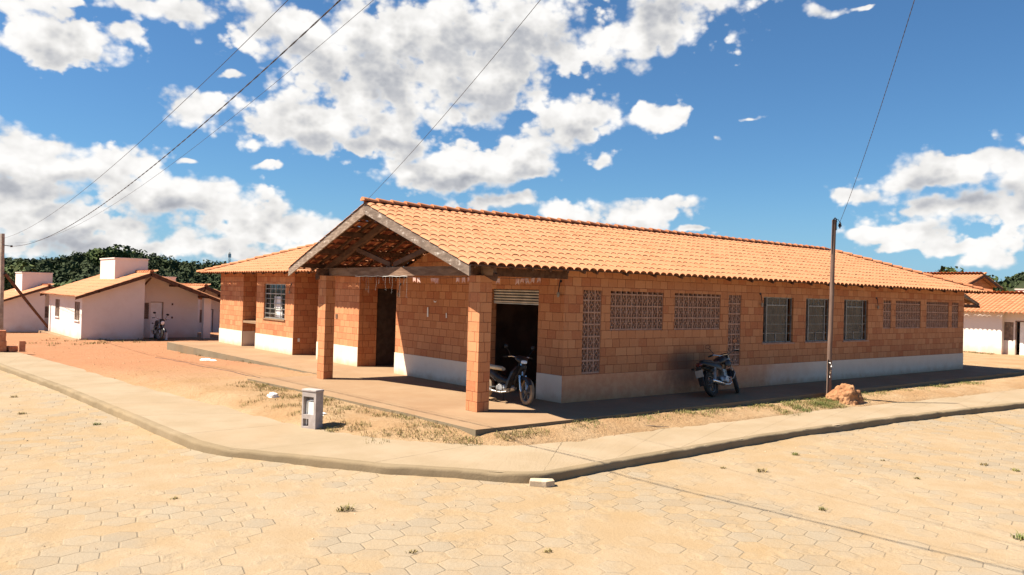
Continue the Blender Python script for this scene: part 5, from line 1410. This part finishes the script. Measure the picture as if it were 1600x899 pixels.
def tree(loc, h, r, label, m_='bush_leaf', seed=1, n=700, s=.22, group=None, trunk_h=None):
    rnd = random.Random(seed); e = empty('tree', loc, 0, label, 'tree', group); th = trunk_h if trunk_h else h*.45
    mb = MB(); mb.tube([(0,0,-.3), (.05*h*.1,0,th*.5), (.02,.05,th), (.1,.0,h*.8)], [h*.03,h*.024,h*.018,h*.006], 8)
    for k in range(5):
        a = k*1.26+rnd.random(); mb.tube([(0.02,.04,th*rnd.uniform(.7,1.)), (r*.35*math.cos(a), r*.35*math.sin(a), th+.18*h), (r*.65*math.cos(a), r*.65*math.sin(a), th+.32*h)], [h*.014,h*.009,h*.004], 6)
    mb.build('trunk', 'bark', e, smooth=True)
    mb = MB(); mb.uv = 1; crown_quads(mb, (0,0,(th*.8+h)/2), r, r, (h-th*.75)/2*1.15, n, s, rnd, 11); mb.build('crown', m_, e)
    return e
def polar(az, dist, z=0.): return (CAM_POS.x + dist*math.cos(R(az)), CAM_POS.y + dist*math.sin(R(az)), z)
def hill_profile_left(az):   # skyline elevation of the bare hill in degrees
    pts = [(60,.6),(66,.8),(70,.9),(73,.95),(74.5,1.15),(76,1.5),(77.5,1.45),(79,1.2),(80,.9),(82,.8),(84,.7),(92,.5),(100,.2)]
    for a, b in zip(pts, pts[1:]):
        if a[0] <= az <= b[0]: return a[1]+(b[1]-a[1])*(az-a[0])/(b[0]-a[0])
    return 0.
def hill(name, az0, az1, d0, d1, prof, zb):
    V = []; F = []; na, nd = 60, 18
    for i in range(na+1):
        az = az0+(az1-az0)*i/na; top = CAM_POS.z + d1*math.tan(R(prof(az)))
        for j in range(nd+1):
            t = j/nd; dist = d0+(d1*1.5-d0)*t; tt = sstep(dist, d0, d1); z = zb+(top-zb)*tt - (0 if dist < d1 else (dist-d1)*.02)
            x, y, _ = polar(az, dist); V.append((x, y, z+.8*nz(x, y, 0, .04)))
    for i in range(na):
        for j in range(nd): a = i*(nd+1)+j; F.append((a, a+nd+1, a+nd+2, a+1))
    me = bpy.data.meshes.new(name); me.from_pydata(V, [], F); me.update()
    for p in me.polygons: p.use_smooth = True
    me.materials.append(M('hill_soil')); o = bpy.data.objects.new(name, me); COL.objects.link(o); o['kind'] = 'structure'; return o
hill('hill', 58, 100, 105, 215, hill_profile_left, -1.6)
def prof_r(az):
    pts = [(5,3.2),(12,2.9),(16,2.5),(18,2.05),(19,1.75),(20,1.05),(21,.7),(24,.4),(30,.1)]
    for a, b in zip(pts, pts[1:]):
        if a[0] <= az <= b[0]: return a[1]+(b[1]-a[1])*(az-a[0])/(b[0]-a[0])
    return 0.
hill('hill', 6, 30, 180, 420, prof_r, -.8)
rnd = random.Random(77); mb = MB(); mb.uv = 1
for k in range(1350):
    az = rnd.uniform(61, 90); dist = rnd.uniform(103, 222) if rnd.random() < .75 else rnd.uniform(200, 222); top = CAM_POS.z + 215*math.tan(R(hill_profile_left(az)))
    z = -1.6+(top+1.6)*sstep(dist, 105, 215); x, y, _ = polar(az, dist); s_ = rnd.uniform(.5, 1.0)
    crown_quads(mb, (x, y, z+.9*s_), 2.7*s_, 2.7*s_, 2.0*s_, 75, .30, rnd, 5)
tag(mb.build('forest', 'forest_leaf'), 'dark green woodland covering the hill behind the white houses', 'forest', kind='stuff')
mb = MB(); mb.uv = 1
for k in range(260):
    az = rnd.uniform(8, 23.5); dist = rnd.uniform(330, 430); top = CAM_POS.z + 420*math.tan(R(prof_r(az)))
    z = -.8+(top+.8)*sstep(dist, 180, 420); x, y, _ = polar(az, dist); s_ = rnd.uniform(.5, .9)
    crown_quads(mb, (x, y, z+.8*s_), 4.2*s_, 4.2*s_, 2.0*s_, 60, .75, rnd, 5)
tag(mb.build('forest', 'forest_leaf'), 'grey green woodland on the rising hill at the right edge', 'forest', kind='stuff')
# lighter trees standing out in front of the wood
for i, (az, dist, h, r, lab) in enumerate(((72.5, 92, 4.6, 3.4, 'pale green bushy tree beside the left roof end of the brick building'), (71.6, 84, 3.9, 2.8, 'low light green tree nearest the left roof corner of the brick building'), (73.6, 98, 4.9, 3.2, 'mid green tree just right of the nearest white water tank'),
        (77.6, 150, 8.8, 4.6, 'tall round green tree on top of the hill behind the left white house'), (79.2, 100, 4.2, 3.6, 'green shrubby tree between the two left white houses'), (82.6, 112, 6.0, 3.2, 'light green tree at the left edge behind the concrete pole'), (74.6, 96, 3.9, 3.0, 'small green tree directly behind the right slope of the nearest white house'))):
    hz_ = hill_profile_left(az); z = -1.6+(CAM_POS.z+215*math.tan(R(hz_))+1.6)*sstep(dist, 105, 215)
    tree(polar(az, dist, z-.3), h, r, lab, 'bush_leaf' if i != 3 else 'forest_bright', 100+i, 900, .30, 'trees in front of the wooded hill', h*.3) if i != 3 else None
mat('forest_bright', (.06, .09, .03), .85, leaf_fn((.045, .065, .022), (.075, .10, .035), .2), spec=.1)
tree(polar(77.2, 165, 3.6), 5.4, 4.2, 'tall round green tree on top of the hill behind the left white house', 'forest_bright', 140, 1400, .34, 'trees in front of the wooded hill', 2.0)
tree(polar(22.75, 92, .0), 5.9, 1.9, 'dark tree top showing above the roof ridge behind the brick building', 'forest_bright', 150, 700, .20, None, 4.1)
tree(polar(20.85, 76, .0), 5.0, 1.7, 'thin leafy tree beside the gable of the rear orange roof', 'forest_bright', 160, 420, .17, None, 2.6)
# far telecom mast
e = empty('radio_mast', (208.8, 600., 8.), 0, 'faint distant lattice mast on the horizon left of the brick building', 'mast')
mb = MB()
for a in range(3):
    c, s_ = math.cos(a*2.094), math.sin(a*2.094); mb.tube([(c*1.6, s_*1.6, -12), (c*.5, s_*.5, 20.5)], .16, 5)
for k in range(8):
    z = -12+k*4; f = 1.6-1.1*(z+12)/32.5
    for a in range(3):
        c, s_, c2, s2 = math.cos(a*2.094), math.sin(a*2.094), math.cos(a*2.094+2.094), math.sin(a*2.094+2.094)
        mb.tube([(c*f, s_*f, z), (c2*f*.88, s2*f*.88, z+4)], .09, 4)
mb.build('lattice', 'galvanised', e)
mb = MB(); mb.tube([(0,0,20), (0,0,23)], .12, 5); mb.box(-1.2,1.2,-.2,.2,16.5,19.5); mb.build('antenna', 'white_plastic', e)
